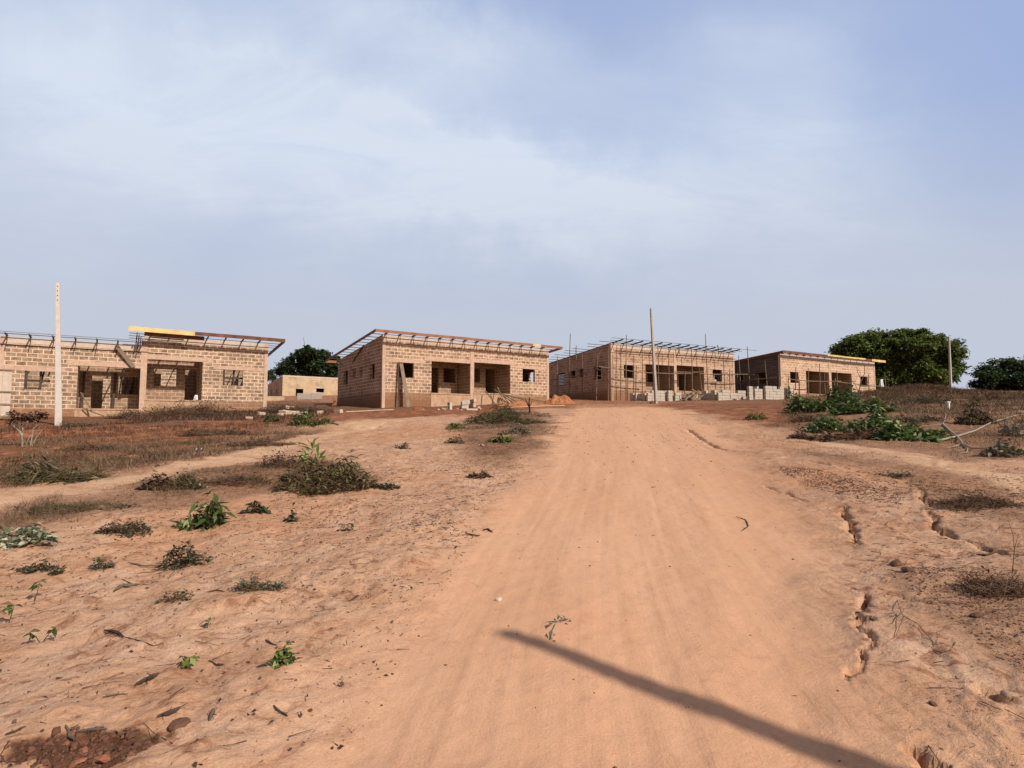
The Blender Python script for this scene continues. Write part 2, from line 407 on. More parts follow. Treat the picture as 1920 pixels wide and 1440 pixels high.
M['white'] = simple('white_plastic', (.70, .72, .74), (.82, .83, .84), 5, .6, .4)
M['steel'] = simple('rusted_bar', (.05, .03, .025), (.10, .06, .045), 20)
M['bark'] = simple('bark', (.10, .075, .055), (.17, .13, .10), 9, .95, .8)
M['bark_pale'] = simple('bark_pale', (.25, .21, .17), (.40, .34, .275), 9, .9, .4)
M['twig'] = simple('twig_brown', (.10, .058, .035), (.20, .125, .08), 7, .95, .3)
M['char'] = simple('charred_wood', (.025, .02, .018), (.06, .045, .04), 12, .95, .8)
M['stick'] = simple('stick_dark', (.05, .034, .026), (.12, .08, .06), 9, .95, .6)
M['leaf'] = foliage('leaf_green', (.028, .052, .014), (.12, .185, .045), (.20, .15, .07), .09)
M['leaf_gloss'] = foliage('leaf_glossy', (.032, .062, .016), (.17, .26, .07), (.42, .46, .24), .17, .3)  # the palest share of leaves paints light glints into the colour
M['leaf_lime'] = foliage('leaf_lime', (.09, .15, .025), (.22, .32, .06), (.30, .36, .12), .2, .35)
M['leaf_dark'] = foliage('leaf_wilted', (.022, .028, .012), (.075, .085, .036), (.17, .115, .07), .3, .18)
M['leaf_silver'] = foliage('leaf_pale_back', (.09, .11, .05), (.42, .44, .30), (.50, .50, .38), .35, .2)
M['leaf_brown'] = foliage('leaf_dead', (.045, .022, .013), (.11, .06, .035), (.20, .13, .08), .15, .15)
M['leaf_grey'] = foliage('leaf_dry_grey', (.10, .085, .06), (.24, .21, .15), (.34, .30, .22), .2, .2)
M['crown'] = foliage('crown_green', (.050, .085, .020), (.19, .265, .065), (.24, .20, .08), .09, .32)
M['crown_deep'] = foliage('crown_deep_green', (.022, .044, .018), (.075, .115, .042), (.12, .12, .055), .05, .25)
M['crown_far'] = foliage('crown_blue_green', (.022, .046, .020), (.075, .12, .045), (.13, .13, .06), .06, .25)
M['grass_dry'] = foliage('grass_dry_brown', (.075, .038, .020), (.22, .125, .07), (.34, .24, .14), .10, .2)
M['grass_dark'] = foliage('grass_dead_dark', (.045, .022, .013), (.13, .068, .038), (.24, .16, .09), .12, .15)
M['grass_olive'] = foliage('grass_olive', (.06, .045, .018), (.17, .14, .06), (.30, .23, .12), .15, .2)
M['grass_straw'] = foliage('grass_straw', (.20, .14, .07), (.42, .32, .18), (.12, .08, .04), .2, .2)
M['stone'] = simple('stone_pale', (.50, .38, .29), (.66, .52, .42), 14, .9, .5)
M['stone_dark'] = simple('stone_laterite', (.10, .05, .033), (.19, .095, .06), 14, .95, .8)
M['earth_red'] = simple('earth_heap', (.30, .12, .05), (.48, .21, .10), 5, .95, 1.)
M['earth_clod'] = simple('earth_clod', (.22, .085, .05), (.40, .17, .10), 9, .95, .8)
M['crumb'] = simple('earth_crumb', (.09, .045, .03), (.17, .075, .045), 9, .95, .6, island=True)
M['cement'] = simple('rubble_pale', (.45, .34, .25), (.62, .49, .38), 8, .95, .5)

# ------------------------------------------------------------------ ground sheet
def axis(lo, hi, d0, g, far):
    def side(lim, first):
        a = [0.]; d = first
        while a[-1] < lim:
            a.append(a[-1]+max(first, g*a[-1]))
        return a
    up = side(hi, d0); dn = side(-lo, d0)
    u = np.array([-v for v in dn[:0:-1]]+up)
    e = [hi*1.0]; k = hi
    out = list(u[(u > lo) & (u < hi)])
    f = hi
    while f < far: out.append(f); f *= 1.25
    f = -lo
    while f < far: out.insert(0, -f); f *= 1.25
    return np.array(sorted(out))
def _lat(px, py):
    p = G(px, py); return p[0]-np.interp(p[1], RLc[:, 1], RLc[:, 0])
TREADS = [(_lat(1300, 1180), .035, .045), (_lat(1345, 1180), .02, .03), (_lat(1040, 1200), .04, .05), (_lat(900, 1150), .03, .045)]
def build_ground():
    X = axis(-75., 75., .016, .0075, 2600.)
    # rows: dense from the bottom of the view, growing with distance
    Y = [1.2]
    while Y[-1] < 110: Y.append(Y[-1]+max(.012, .0062*Y[-1]))
    while Y[-1] < 2600: Y.append(Y[-1]*1.12)
    B = [1.2-.05]
    while B[0] > -30: B.insert(0, B[0]-max(.05, .12*(1.3-B[0])))
    while B[0] > -2600: B.insert(0, B[0]*1.3)
    Y = np.array(B+Y)
    xx, yy = np.meshgrid(X, Y); x = xx.ravel(); y = yy.ravel()
    z = height(x, y); ny, nx = xx.shape
    i = np.arange(nx*ny).reshape(ny, nx)
    Q = np.stack([i[:-1, :-1], i[:-1, 1:], i[1:, 1:], i[1:, :-1]], -1).reshape(-1, 4)
    me = np_mesh('ground', np.stack([x, y, z], 1), Q)
    road, red, lit, path, grav = masks(x, y); u, w = road_coords(x, y)
    for nm, arr in (('road', road), ('red', red), ('litter', lit), ('path', path), ('gravel', grav)):
        a = me.attributes.new(nm, 'FLOAT', 'POINT'); a.data.foreach_set('value', arr.astype(np.float32))
    a = me.attributes.new('track', 'FLOAT_VECTOR', 'POINT')
    a.data.foreach_set('vector', np.stack([u*w, y, 0*y], 1).astype(np.float32).ravel())
    P = G(150, 1412); d = np.hypot((x-P[0])/.36, (y-P[1])/.16)
    a = me.attributes.new('pit', 'FLOAT', 'POINT'); a.data.foreach_set('value', (1-sstep(.72, .86, d+.28*fbm(x*7, y*9, 5, 3))).astype(np.float32))
    me.shade_smooth()
    t = NT('earth_ground'); A = lambda n: t.n('ShaderNodeAttribute', attribute_name=n)
    pos = t.n('ShaderNodeNewGeometry').outputs['Position']
    road, red, lit, path, grav, pit = (A(n).outputs['Fac'] for n in ('road', 'red', 'litter', 'path', 'gravel', 'pit'))
    trk = A('track').outputs['Vector']
    n_big = t.noise(pos, .35, 4); n_mid = t.noise(pos, 2.2, 6, .62); n_fine = t.noise(pos, 14, 6, .65); n_grain = t.noise(pos, 90, 3, .6)
    n_crust = t.n('ShaderNodeTexNoise'); n_crust.inputs['Scale'].default_value = 5.; n_crust.inputs['Detail'].default_value = 8; n_crust.inputs['Roughness'].default_value = .7
    n_crust.inputs['Distortion'].default_value = 1.2; t.l(pos, n_crust.inputs['Vector']); n_crust = n_crust.outputs['Fac']
    # bare crust; dark streaks are partly painted crust-edge shadow, partly reddish soil
    c = t.ramp(n_mid, [(.28, (.45, .245, .145)), (.5, (.56, .335, .21)), (.72, (.63, .41, .28))])
    c = t.mix(t.ramp(n_crust, [(.37, (.85,)*3), (.47, (0,)*3)]), c, (.30, .135, .072))
    sm = t.n('ShaderNodeMapping'); sm.inputs['Scale'].default_value = (6, 13, 6); t.l(pos, sm.inputs['Vector']); n_str = t.noise(sm.outputs[0], 1., 5, .65)
    c = t.mix(t.ramp(n_str, [(.58, (0,)*3), (.68, (.7,)*3)]), c, (.30, .14, .08))
    c = t.mix(t.ramp(n_str, [(.30, (.45,)*3), (.40, (0,)*3)]), c, (.66, .44, .31))
    c = t.mix(t.ramp(n_big, [(.50, (0,)*3), (.68, (.55,)*3)]), c, (.50, .235, .115))
    # sandy track with streaks along it
    mp = t.n('ShaderNodeMapping'); mp.inputs['Scale'].default_value = (7, .30, 1); t.l(trk, mp.inputs['Vector'])
    st = t.noise(mp.outputs[0], 1., 5, .6)
    mp2 = t.n('ShaderNodeMapping'); mp2.inputs['Scale'].default_value = (38, .5, 1); t.l(trk, mp2.inputs['Vector'])
    st2 = t.noise(mp2.outputs[0], 1., 3, .6)
    rc = t.ramp(st, [(.25, (.53, .30, .178)), (.5, (.59, .342, .208)), (.78, (.645, .388, .243))])
    rc = t.mix(t.ramp(n_big, [(.40, (0,)*3), (.66, (.7,)*3)]), rc, (.59, .32, .185))
    rc = t.mix(t.ramp(n_crust, [(.30, (.45,)*3), (.42, (0,)*3)]), rc, (.42, .215, .125))
    rc = t.mix(t.math('MULTIPLY', t.ramp(n_fine, [(.56, (0,)*3), (.70, (1,)*3)]), .45), rc, (.44, .235, .14))
    c = t.mix(road, c, rc)
    c = t.mix(t.math('MULTIPLY', path, t.ramp(n_mid, [(.32, (.35,)*3), (.5, (.85,)*3)])), c, t.ramp(n_mid, [(.3, (.52, .32, .19)), (.7, (.66, .43, .27))]))
    redc = t.ramp(n_mid, [(.3, (.14, .052, .027)), (.48, (.25, .095, .047)), (.62, (.40, .17, .085)), (.78, (.50, .26, .15))])
    c = t.mix(t.math('MULTIPLY', red, t.ramp(n_crust, [(.3, (.55,)*3), (.5, (1,)*3)])), c, redc)
    litc = t.ramp(n_fine, [(.32, (.075, .038, .023)), (.5, (.18, .092, .052)), (.66, (.36, .20, .115))])
    c = t.mix(t.math('MULTIPLY', lit, t.ramp(n_mid, [(.30, (.45,)*3), (.52, (.95,)*3)])), c, litc)
    c = t.mix(t.math('MULTIPLY', grav, t.ramp(n_fine, [(.50, (0,)*3), (.60, (.8,)*3)])), c, (.15, .075, .05))
    c = t.mix(pit, c, t.ramp(n_fine, [(.3, (.07, .035, .022)), (.55, (.15, .07, .042)), (.75, (.30, .12, .075))]))
    c = t.mix(.22, c, t.ramp(n_grain, [(.3, (.55,)*3), (.7, (1.3,)*3)]), 'MULTIPLY')
    t.col(c); t.b.inputs['Roughness'].default_value = 1.; t.b.inputs['Specular IOR Level'].default_value = .08
    off = t.math('SUBTRACT', 1., road)
    fl = t.n('ShaderNodeTexNoise'); fl.inputs['Scale'].default_value = 3.4; fl.inputs['Detail'].default_value = 7; fl.inputs['Roughness'].default_value = .62; fl.inputs['Distortion'].default_value = .8
    mpf = t.n('ShaderNodeMapping'); mpf.inputs['Scale'].default_value = (1, 1.7, 1); t.l(pos, mpf.inputs['Vector']); t.l(mpf.outputs[0], fl.inputs['Vector'])
    flake = t.math('MULTIPLY', t.math('SNAP', fl.outputs['Fac'], .055), 5.)
    flake = t.math('ADD', flake, t.math('MULTIPLY', fl.outputs['Fac'], 1.2))
    hh = t.math('ADD', t.math('MULTIPLY', n_crust, t.math('MULTIPLY_ADD', off, .75, .17)), t.math('MULTIPLY', n_fine, t.math('MULTIPLY_ADD', off, .3, .08)))
    hh = t.math('ADD', hh, t.math('MULTIPLY', t.math('MULTIPLY', flake, off), .6))
    hh = t.math('ADD', hh, t.math('MULTIPLY', n_grain, .07))
    hh = t.math('ADD', hh, t.math('MULTIPLY', road, t.math('ADD', t.math('MULTIPLY', st, .05), t.math('MULTIPLY', st2, .05))))
    ts = t.n('ShaderNodeSeparateXYZ'); t.l(trk, ts.inputs[0]); wig = t.math('MULTIPLY', t.math('SUBTRACT', t.noise(mp.outputs[0], .6, 2), .5), .05)
    for c0, wd, per in TREADS:
        lat = t.math('ADD', t.math('SUBTRACT', ts.outputs[0], c0), wig); al = t.math('ABSOLUTE', lat)
        mk = t.math('MULTIPLY', t.math('LESS_THAN', al, wd), t.ramp(t.noise(pos, .9, 2), [(.46, (0,)*3), (.62, (1,)*3)]))
        wv = t.math('SINE', t.math('MULTIPLY_ADD', ts.outputs[1], 6.283/per, t.math('MULTIPLY', al, 90.)))
        hh = t.math('ADD', hh, t.math('MULTIPLY', t.math('MULTIPLY', mk, wv), .022))
    t.bump(hh, .75, .05)
    return obj('ground', me, t.m, kind='structure')
build_ground()

# ------------------------------------------------------------------ block walls with openings
def wall(mb, p, q, th, inward, z0, top, holes=(), u0=0.):
    """vertical wall from p to q (2-D), thickness th along inward; top(s) gives its height; holes (s0,s1,z0,z1)"""
    p = Vector((p[0], p[1])); q = Vector((q[0], q[1])); L = (q-p).length; e = (q-p)/L; n = Vector(inward).normalized()*th
    S = sorted({0., L, *[min(max(v, 0), L) for h in holes for v in h[:2]]})
    Hs = sorted({z0, *[v for h in holes for v in h[2:] if v > z0]}); Hs.append(None)
    def z(s, j): return top(s) if Hs[j] is None else Hs[j]
    ni, nj = len(S)-1, len(Hs)-1; full = [[True]*nj for _ in range(ni)]
    for i in range(ni):
        for j in range(nj):
            sm = (S[i]+S[i+1])/2; zm = (z(sm, j)+z(sm, j+1))/2
            if any(h[0] < sm < h[1] and h[2] < zm < h[3] for h in holes): full[i][j] = False
    def P(s, zz, k): b = p+e*s+n*k; return (b.x, b.y, zz)
    for i in range(ni):
        for j in range(nj):
            if not full[i][j]: continue
            a, b = S[i], S[i+1]; za0, za1, zb0, zb1 = z(a, j), z(a, j+1), z(b, j), z(b, j+1)
            uv = [(a+u0, za0), (b+u0, zb0), (b+u0, zb1), (a+u0, za1)]
            mb.quad(P(a, za0, 0), P(b, zb0, 0), P(b, zb1, 0), P(a, za1, 0), uv)
            mb.quad(P(b, zb0, 1), P(a, za0, 1), P(a, za1, 1), P(b, zb1, 1), [uv[1], uv[0], uv[3], uv[2]])
            if i == 0 or not full[i-1][j]: mb.quad(P(a, za0, 1), P(a, za0, 0), P(a, za1, 0), P(a, za1, 1), [(0, za0), (th, za0), (th, za1), (0, za1)])
            if i == ni-1 or not full[i+1][j]: mb.quad(P(b, zb0, 0), P(b, zb0, 1), P(b, zb1, 1), P(b, zb1, 0), [(0, zb0), (th, zb0), (th, zb1), (0, zb1)])
            if j == 0 or not full[i][j-1]: mb.quad(P(a, za0, 1), P(b, zb0, 1), P(b, zb0, 0), P(a, za0, 0), [(a, 0), (b, 0), (b, th), (a, th)])
            if j == nj-1 or not full[i][j+1]: mb.quad(P(a, za1, 0), P(b, zb1, 0), P(b, zb1, 1), P(a, za1, 1), [(a, 0), (b, 0), (b, th), (a, th)])
TH = .225
def house(key, label, blk, fs, hf, hb, op1, op2, win1, win2, join, step=0., step_top=0., lint=2.33, wl=2.1, sill=1.03,
          side_win=((1.5, 2.5, .98, 2.08), (4.05, 4.7, 1.35, 2.05), (5.6, 6.3, 1.35, 2.05), (7.5, 8.6, .95, 2.05)), deck=True, veranda=2.0):
    h = HOUSES[key]; s0, L, D = h['s0'], h['L'], h['D']; yaw = R(h['yaw'])
    root = empty('block_bungalow', (*h['p'], h['floor']), math.pi/2-yaw, label=label, cat='house', group='unfinished block bungalows')
    sl = (hb-hf)/D
    topL = lambda t: hf+sl*t
    topR = lambda t: hf+step_top+sl*t
    mat = M[blk]
    # front, in two halves because the floor steps at the joint
    mb = MB()
    wall(mb, (s0, 0), (join, 0), TH, (0, 1), 0, lambda s: hf, [(op1[0]-s0, op1[1]-s0, -1, lint), (win1[0]-s0, win1[1]-s0, sill, wl)], u0=s0)
    wall(mb, (join, 0), (L, 0), TH, (0, 1), step, lambda s: hf+step_top, [(op2[0]-join, op2[1]-join, -1, lint+step), (win2[0]-join, win2[1]-join, sill+step, wl+step)], u0=join)
    obj('front_wall', mb, mat, root)
    mb = MB()
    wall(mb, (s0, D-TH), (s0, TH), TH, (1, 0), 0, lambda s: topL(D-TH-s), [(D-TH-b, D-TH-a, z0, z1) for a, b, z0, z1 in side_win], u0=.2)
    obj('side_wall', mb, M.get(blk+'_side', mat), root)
    mb = MB()
    wall(mb, (L, TH), (L, D-TH), TH, (-1, 0), step, lambda s: topR(s+TH), [(a-TH, b-TH, z0+step, z1+step) for a, b, z0, z1 in side_win], u0=.1)
    obj('side_wall', mb, mat, root)
    mb = MB()
    wall(mb, (join, D), (s0, D), TH, (0, -1), 0, lambda s: topL(D), [(1.5, 2.7, 1., 2.1), (4.4, 5.4, .05, 2.1)] if deck else (), u0=.3)
    wall(mb, (L, D), (join, D), TH, (0, -1), step, lambda s: topR(D), [(1.2, 2.4, 1.+step, 2.1+step), (4.6, 5.6, .05+step, 2.1+step)] if deck else (), u0=.3)
    obj('back_wall', mb, mat, root)
    # plinth and floor
    mb = MB(); e = .012
    wall(mb, (s0-e, -e), (join, -e), TH+e, (0, 1), -2.6, lambda s: 0., u0=s0)
    wall(mb, (join, -e), (L+e, -e), TH+e, (0, 1), -2.6, lambda s: step, u0=.2)
    wall(mb, (s0-e, D), (s0-e, TH), TH, (1, 0), -2.6, lambda s: 0., u0=.1)
    wall(mb, (L+e, TH), (L+e, D), TH, (-1, 0), -2.6, lambda s: step, u0=.1)
    obj('plinth', mb, M['plinth'], root)
    mb = MB(); mb.box((s0+TH, TH, -.15), (join-.002, D-TH, .004)); mb.box((join+.002, TH, step-.15), (L-TH, D-TH, step+.004)); obj('floor_slab', mb, M['slab'], root)
    # porch sill slabs: a rendered upstand under each opening
    for a, b, z in ((op1[0], op1[1], 0.), (op2[0], op2[1], step)):
        mb = MB(); mb.box((a-.05, -.05, z-1.6), (b+.02, TH-.01, z-.05)); mb.box((a-.04, -.085, z-.05), (b+.03, TH+.01, z+.035)); obj('porch_slab', mb, M['slab'], root)
    # ring beam, lintels, corner posts, middle column
    mb = MB(); mb.box((s0+.2, -.016, hf-.34), (join-.02, TH-.004, hf+.012)); obj('ring_beam', mb, M['conc_pale'], root)
    mb = MB(); mb.box((join-.02, -.016, hf+step_top-.34), (L-.2, TH-.004, hf+step_top+.012)); obj('ring_beam', mb, M['conc_pale'], root)
    for a, b, z0, z1 in ((op1[0]-.55, join-.1, lint, lint+.27), (op2[0]-.0, op2[1]+.6, lint+step, lint+step+.27), (s0+.22, op1[0]-.56, wl, wl+.23), (op2[1]+.61, L-.22, wl+step, wl+step+.23)):
        mb = MB(); mb.box((a, -.014, z0-.004), (b, TH+.003, z1)); obj('lintel', mb, M['conc'], root)
    for a, b, z0, z1 in ((s0-.018, s0+.2, -2.5, hf+.02), (L-.2, L+.018, step-2.5, hf+step_top+.02)):
        mb = MB(); mb.box((a, -.024, z0), (b, TH-.008, z1)); obj('corner_post', mb, M['conc'], root)
    mb = MB(); mb.box((op1[1]+.005, -.03, -1.7), (op2[0]-.005, TH+.02, max(hf, hf+step_top)-.32)); obj('porch_column', mb, M['conc'], root)
    # inside walls
    mb = MB(); v = veranda
    for (a, b), z, dr, wn in ((op1, 0., (op1[0]+.6, op1[0]+1.55), (op1[0]+1.95, op1[0]+3.0)), (op2, step, (op2[0]+2.2, op2[1]-.1), (op2[0]+.45, op2[0]+1.7))):
        tt = topL(v) if z == 0 else topR(v)
        wall(mb, (a, v), (b, v), TH, (0, 1), z, lambda s: tt-.1, [(dr[0]-a, dr[1]-a, -1, z+2.1), (wn[0]-a, wn[1]-a, z+.98, z+2.1)])
    wall(mb, (op1[0]-TH, TH), (op1[0]-TH, 4.2), TH, (1, 0), 0, lambda s: topL(4)-.1)
    wall(mb, (op2[1]+TH, 4.2), (op2[1]+TH, TH), TH, (-1, 0), step, lambda s: topR(4)-.1)
    wall(mb, (join-.11, TH), (join-.11, D-TH), TH, (1, 0), -.1, lambda s: topL(s)-.06, [(5.0, 5.9, 0, 2.1)] if not deck else ())
    wall(mb, (s0+TH, 4.2), (join-.112, 4.2), TH, (0, 1), 0, lambda s: topL(4.3)-.08, [(1.2, 2.1, -1, 2.1), (4.3, 5.3, -1, 2.1)])
    wall(mb, (join+.116, 4.2), (L-TH, 4.2), TH, (0, 1), step, lambda s: topR(4.3)-.08, [(1.0, 2.0, -1, 2.1+step), (4.9, 5.8, -1, 2.1+step)])
    obj('inside_wall', mb, M['block_in'], root)
    if deck:
        mb = MB(); a, b = TH*.4, D-TH*.4
        for x0, x1, tp in ((s0+.06, join, topL), (join, L-.06, topR)):
            for k in range(2):
                dz = .05+.02*k; mb.quad((x0, a, tp(a)+dz), (x1, a, tp(a)+dz), (x1, b, tp(b)+dz), (x0, b, tp(b)+dz))
        obj('unseen_roof_deck', mb, M['deck'], root)  # added deck, unseen from the front, that keeps the rooms below dark
    h.update(root=root, topL=topL, topR=topR, hf=hf, hb=hb, join=join, sl=sl, step=step, step_top=step_top)
    return root
def one(name, mat, root, draw, **kw):
    mb = MB(); draw(mb); return obj(name, mb, mat, root, **kw)

# house one (stepped), two, three, four
r1 = house('one', 'stepped block bungalow behind the white pole, its right half raised with a yellow roof board', 'block1', 0, 3.91, 3.15,
    (2.97, 6.0), (6.33, 9.33), (.63, 1.75), (10.52, 11.72), 6.16, .60, .62, 2.5, 2.08, 1.04, deck=False)
r2 = house('two', 'block bungalow with an orange timber roof edge and sticks heaped at its porch', 'block2', 0, 3.90, 3.05,
    (3.66, 6.83), (7.15, 10.4), (1.13, 2.29), (11.57, 12.77), 6.99, .12, 0., 2.32, 2.08, 1.04)
r3 = house('three', 'block bungalow wrapped in bamboo scaffolding with bare rafter ends sticking out', 'block3', 0, 3.95, 3.15,
    (3.8, 7.14), (7.45, 10.93), (1.38, 2.5), (12.06, 13.29), 7.3, .08, 0., 2.38, 2.2, 1.06,
    side_win=((1.4, 2.5, 1.0, 2.12), (4.05, 4.75, 1.4, 2.15), (5.4, 6.15, 1.4, 2.1), (7.2, 8.3, .8, 2.02)))
r4 = house('four', 'block bungalow with a dark side wall and pale new boards along its roof edge', 'block4', 0, 3.68, 2.9,
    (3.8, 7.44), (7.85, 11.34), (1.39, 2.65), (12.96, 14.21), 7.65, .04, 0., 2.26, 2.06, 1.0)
# window remains seen in the openings
H = HOUSES
def rafters(key, ss, t0, t1, dz=.06, w=.05, hgt=.10, tilt=1.0, which=None, mat='rafter'):
    h = H[key]
    for s in ss:
        tp = h['topR'] if s > h['join'] else h['topL']
        one('rafter', M[mat], h['root'], lambda mb: mb.beam((s, t0, tp(t0)+dz), (s, t1, tp(t1)+dz), w, hgt))
def purlins(key, ts, a, b, dz=.14, w=.045, hgt=.045, tp=None, mat='rafter', jit=.0):
    h = H[key]; tp = tp or h['topL']
    for t in ts:
        j = random.uniform(-1, 1)*jit; k = random.uniform(-1, 1)*jit
        one('purlin', M[mat], h['root'], lambda mb: mb.beam((a+j, t, tp(t)+dz), (b+k, t, tp(t)+dz+.3*j*.1), w, hgt))
# --- house two: fascia all round
h = H['two']; o = .82
rafters('two', [i*1.02+.15 for i in range(14)], -o+.03, h['D']+o)
purlins('two', [-.45]+[.5+.95*i for i in range(11)], -o+.03, h['L']+o-.03)
tl = h['topL']
def board(key, p, q, ht=.19, th=.035, mat='fascia', **kw): return one('fascia_board', M[mat], H[key]['root'], lambda mb: mb.beam(p, q, th, ht), **kw)
zf = tl(-o)+.05; L2 = h['L']
cuts = [(-o, 2.9, 'fascia'), (2.9, 6.4, 'fascia'), (6.4, 9.6, 'fascia'), (9.6, 12.0, 'fascia'), (12.0, 12.75, 'fascia_new'), (12.75, L2+o, 'fascia')]
for a, b, m in cuts: board('two', (a+.002, -o, zf+random.uniform(-.012, .012)), (b-.002, -o, zf+random.uniform(-.012, .012)), mat=m)
board('two', (-o, -o+.02, zf), (-o, h['D']+o, tl(h['D']+o)+.05), mat='fascia'); board('two', (L2+o, -o+.02, zf), (L2+o, h['D']+o, tl(h['D']+o)+.05), mat='fascia')
board('two', (-o+.02, h['D']+o, tl(h['D']+o)+.05), (L2+o-.02, h['D']+o, tl(h['D']+o)+.05), mat='fascia')
# hooked straps that hold the rafters down
for i in range(14):
    s = i*1.02+.22
    one('roof_strap', M['steel'], h['root'], lambda mb: mb.tube([(s, -.03, 3.42), (s, -.035, 3.95), (s-.05, -.03, 4.06), (s+.1, -.02, 4.07)], .014, 5))
one('roof_brace', M['rafter'], h['root'], lambda mb: mb.beam((-.05, 3.7, 3.62), (-.12, 6.0, 2.55), .07, .05))
# --- house one
h = H['one']
rafters('one', [-.2+1.0*i for i in range(7)], -.75, h['D']+.6, .04, .05, .09)
purlins('one', [-.72], -1.2, 7.6, .13, .04, .03, jit=.1, mat='wood_grey'); purlins('one', [-.25, 1.2, 2.6, 4.0, 5.4, 6.8, 8.2, 9.6], -1.0, 6.6, .12, .035, .035)
one('rafter_tie', M['steel'], h['root'], lambda mb: mb.beam((-.5, -.035, 3.45), (6.0, -.035, 3.5), .02, .035))
for i in range(7):
    s = -.16+1.0*i
    one('roof_strap', M['steel'], h['root'], lambda mb: mb.tube([(s-.12, -.03, 3.1), (s-.03, -.035, 3.7), (s, -.3, 4.02)], .02, 5))
tr = h['topR']
rafters('one', [6.45+1.02*i for i in range(7)], -.85, h['D']+.6, .05, .05, .10)
purlins('one', [-.5, .35, 1.1, 1.8, 3.0, 4.5, 6.0, 7.5, 9.0], 5.35, 14.0, .15, .035, .035, tp=tr)
zf = tr(-.9)+.16
board('one', (5.3, -.9, zf), (8.75, -.9, zf-.02), .27, mat='fascia_new'); board('one', (8.75, -.9, zf-.01), (11.4, -.9, zf+.0), .22, mat='fascia_dark')
board('one', (11.4, -.9, zf-.0), (14.1, -.9, zf-.02), .23, mat='fascia_dark'); board('one', (14.1, -.88, zf), (14.1, h['D']+.6, tr(h['D']+.6)+.12), .23, mat='fascia_dark')
for w0, w1, z0, z1 in ((.63, 1.75, 1.04, 2.08), (10.52, 11.72, 1.64, 2.68)):
    one('window_timber', M['rafter'], r1, lambda mb: mb.box((w0+.02, .05, z0), (w0+.11, .17, z1)))
    one('window_timber', M['rafter'], r1, lambda mb: mb.box((w0+.62, .30, z0-.4), (w0+.72, .40, z1+.4)))
    one('window_timber', M['rafter'], r1, lambda mb: mb.box((w0-.2, .42, (z0+z1)/2-.05), (w1+.2, .48, (z0+z1)/2+.07)))
    one('window_timber', M['rafter'], r1, lambda mb: mb.beam((w0+.5, .7, z0-.6), (w0+.85, .62, z1+.5), .09, .06))
one('soffit_board', M['fascia_dark'], r1, lambda mb: mb.beam((6.1, -.62, tr(-.6)-.02), (9.3, -.62, tr(-.6)-.06), .03, .26)); one('soffit_board', M['wood_grey'], r1, lambda mb: mb.beam((6.4, -.30, tr(-.3)-.12), (8.2, -.30, tr(-.3)-.16), .03, .12))
mb = MB(); wall(mb, (6.165, TH), (6.165, 5.5), .1, (1, 0), h['topL'](2)-1.3, lambda s: tr(s)-.02); obj('gable_boarding', mb, M['deck'], r1)
one('barge_board', M['deck'], r1, lambda mb: [mb.beam((5.74+.1*i, -.84+.05*i, tr(-.8)-.12-.12*i), (5.74+.1*i, 4., tr(4)-.12-.12*i), .05, .2) for i in range(4)])
one('leaning_brace', M['wood_grey'], r1, lambda mb: mb.beam((4.75, -.22, 3.75), (5.65, -.12, 2.55), .22, .06, up=(0, 1, 0)))
# --- house three: bare rafter ends, purlins sticking out past the side wall
h = H['three']; tl = h['topL']
rafters('three', [.35+1.08*i for i in range(14)], -1.25, h['D']+.7, .12, .06, .10)
purlins('three', [-1.2], -.9, 16.6, .19, .03, .03, jit=.2); purlins('three', [-.35], -.5, 15.8, .19, .03, .03, jit=.2)
for t, a in ((.25, -1.0), (1.5, -1.35), (2.4, -.7), (3.6, -1.5), (4.6, -1.6), (5.6, -1.1), (6.6, -1.5), (7.7, -1.2), (8.8, -1.4), (9.9, -1.0)):
    one('purlin', M['rafter'], r3, lambda mb: mb.beam((a, t, tl(t)+.19), (15.5, t, tl(t)+.19), .04, .04))
one('rafter_tie', M['steel'], r3, lambda mb: mb.beam((.4, -.035, 3.35), (15.2, -.035, 3.42), .03, .04))
for i in range(8):
    t0 = 7.24; one('sunlit_wall_slat', M['white'], r3, lambda mb: mb.beam((.02, t0+.02, .9+.135*i), (.02, t0+1.0, .9+.135*i), .02, .085, up=(.5, 0, 1)))  # white slats stand in for a sunlit inner wall striped by purlin shadows
# --- house four: closed fascia
h = H['four']; tl = h['topL']; o = .45
rafters('four', [.3+1.1*i for i in range(14)], -o+.02, h['D']+o, .08)
purlins('four', [.5+1.2*i for i in range(9)], -.3, h['L']+.3, .16)
zf = tl(-o)+.10; L4 = h['L']
board('four', (-.2, -o, zf+.02), (3.4, -o, zf+.01), .26, mat='fascia_dark'); board('four', (3.4, -o-.003, zf), (7.9, -o-.003, zf-.01), .26, mat='fascia_dark')
board('four', (6.6, -o-.04, zf+.09), (9.4, -o-.04, zf+.06), .16, mat='fascia_new'); board('four', (9.4, -o-.04, zf+.05), (13.1, -o-.04, zf+.05), .15, mat='fascia_new')
board('four', (7.9, -o, zf-.08), (14.2, -o, zf-.08), .2, mat='fascia_dark'); board('four', (13.1, -o-.03, zf), (14.3, -o-.03, zf), .2, mat='fascia_dark')
board('four', (14.3, -o-.04, zf+.0), (L4+1.25, -o-.04, zf-.02), .24, mat='fascia_new')
board('four', (-.2, -o+.02, zf), (-.2, h['D']+o, tl(h['D']+o)+.1), .24, mat='fascia_dark')

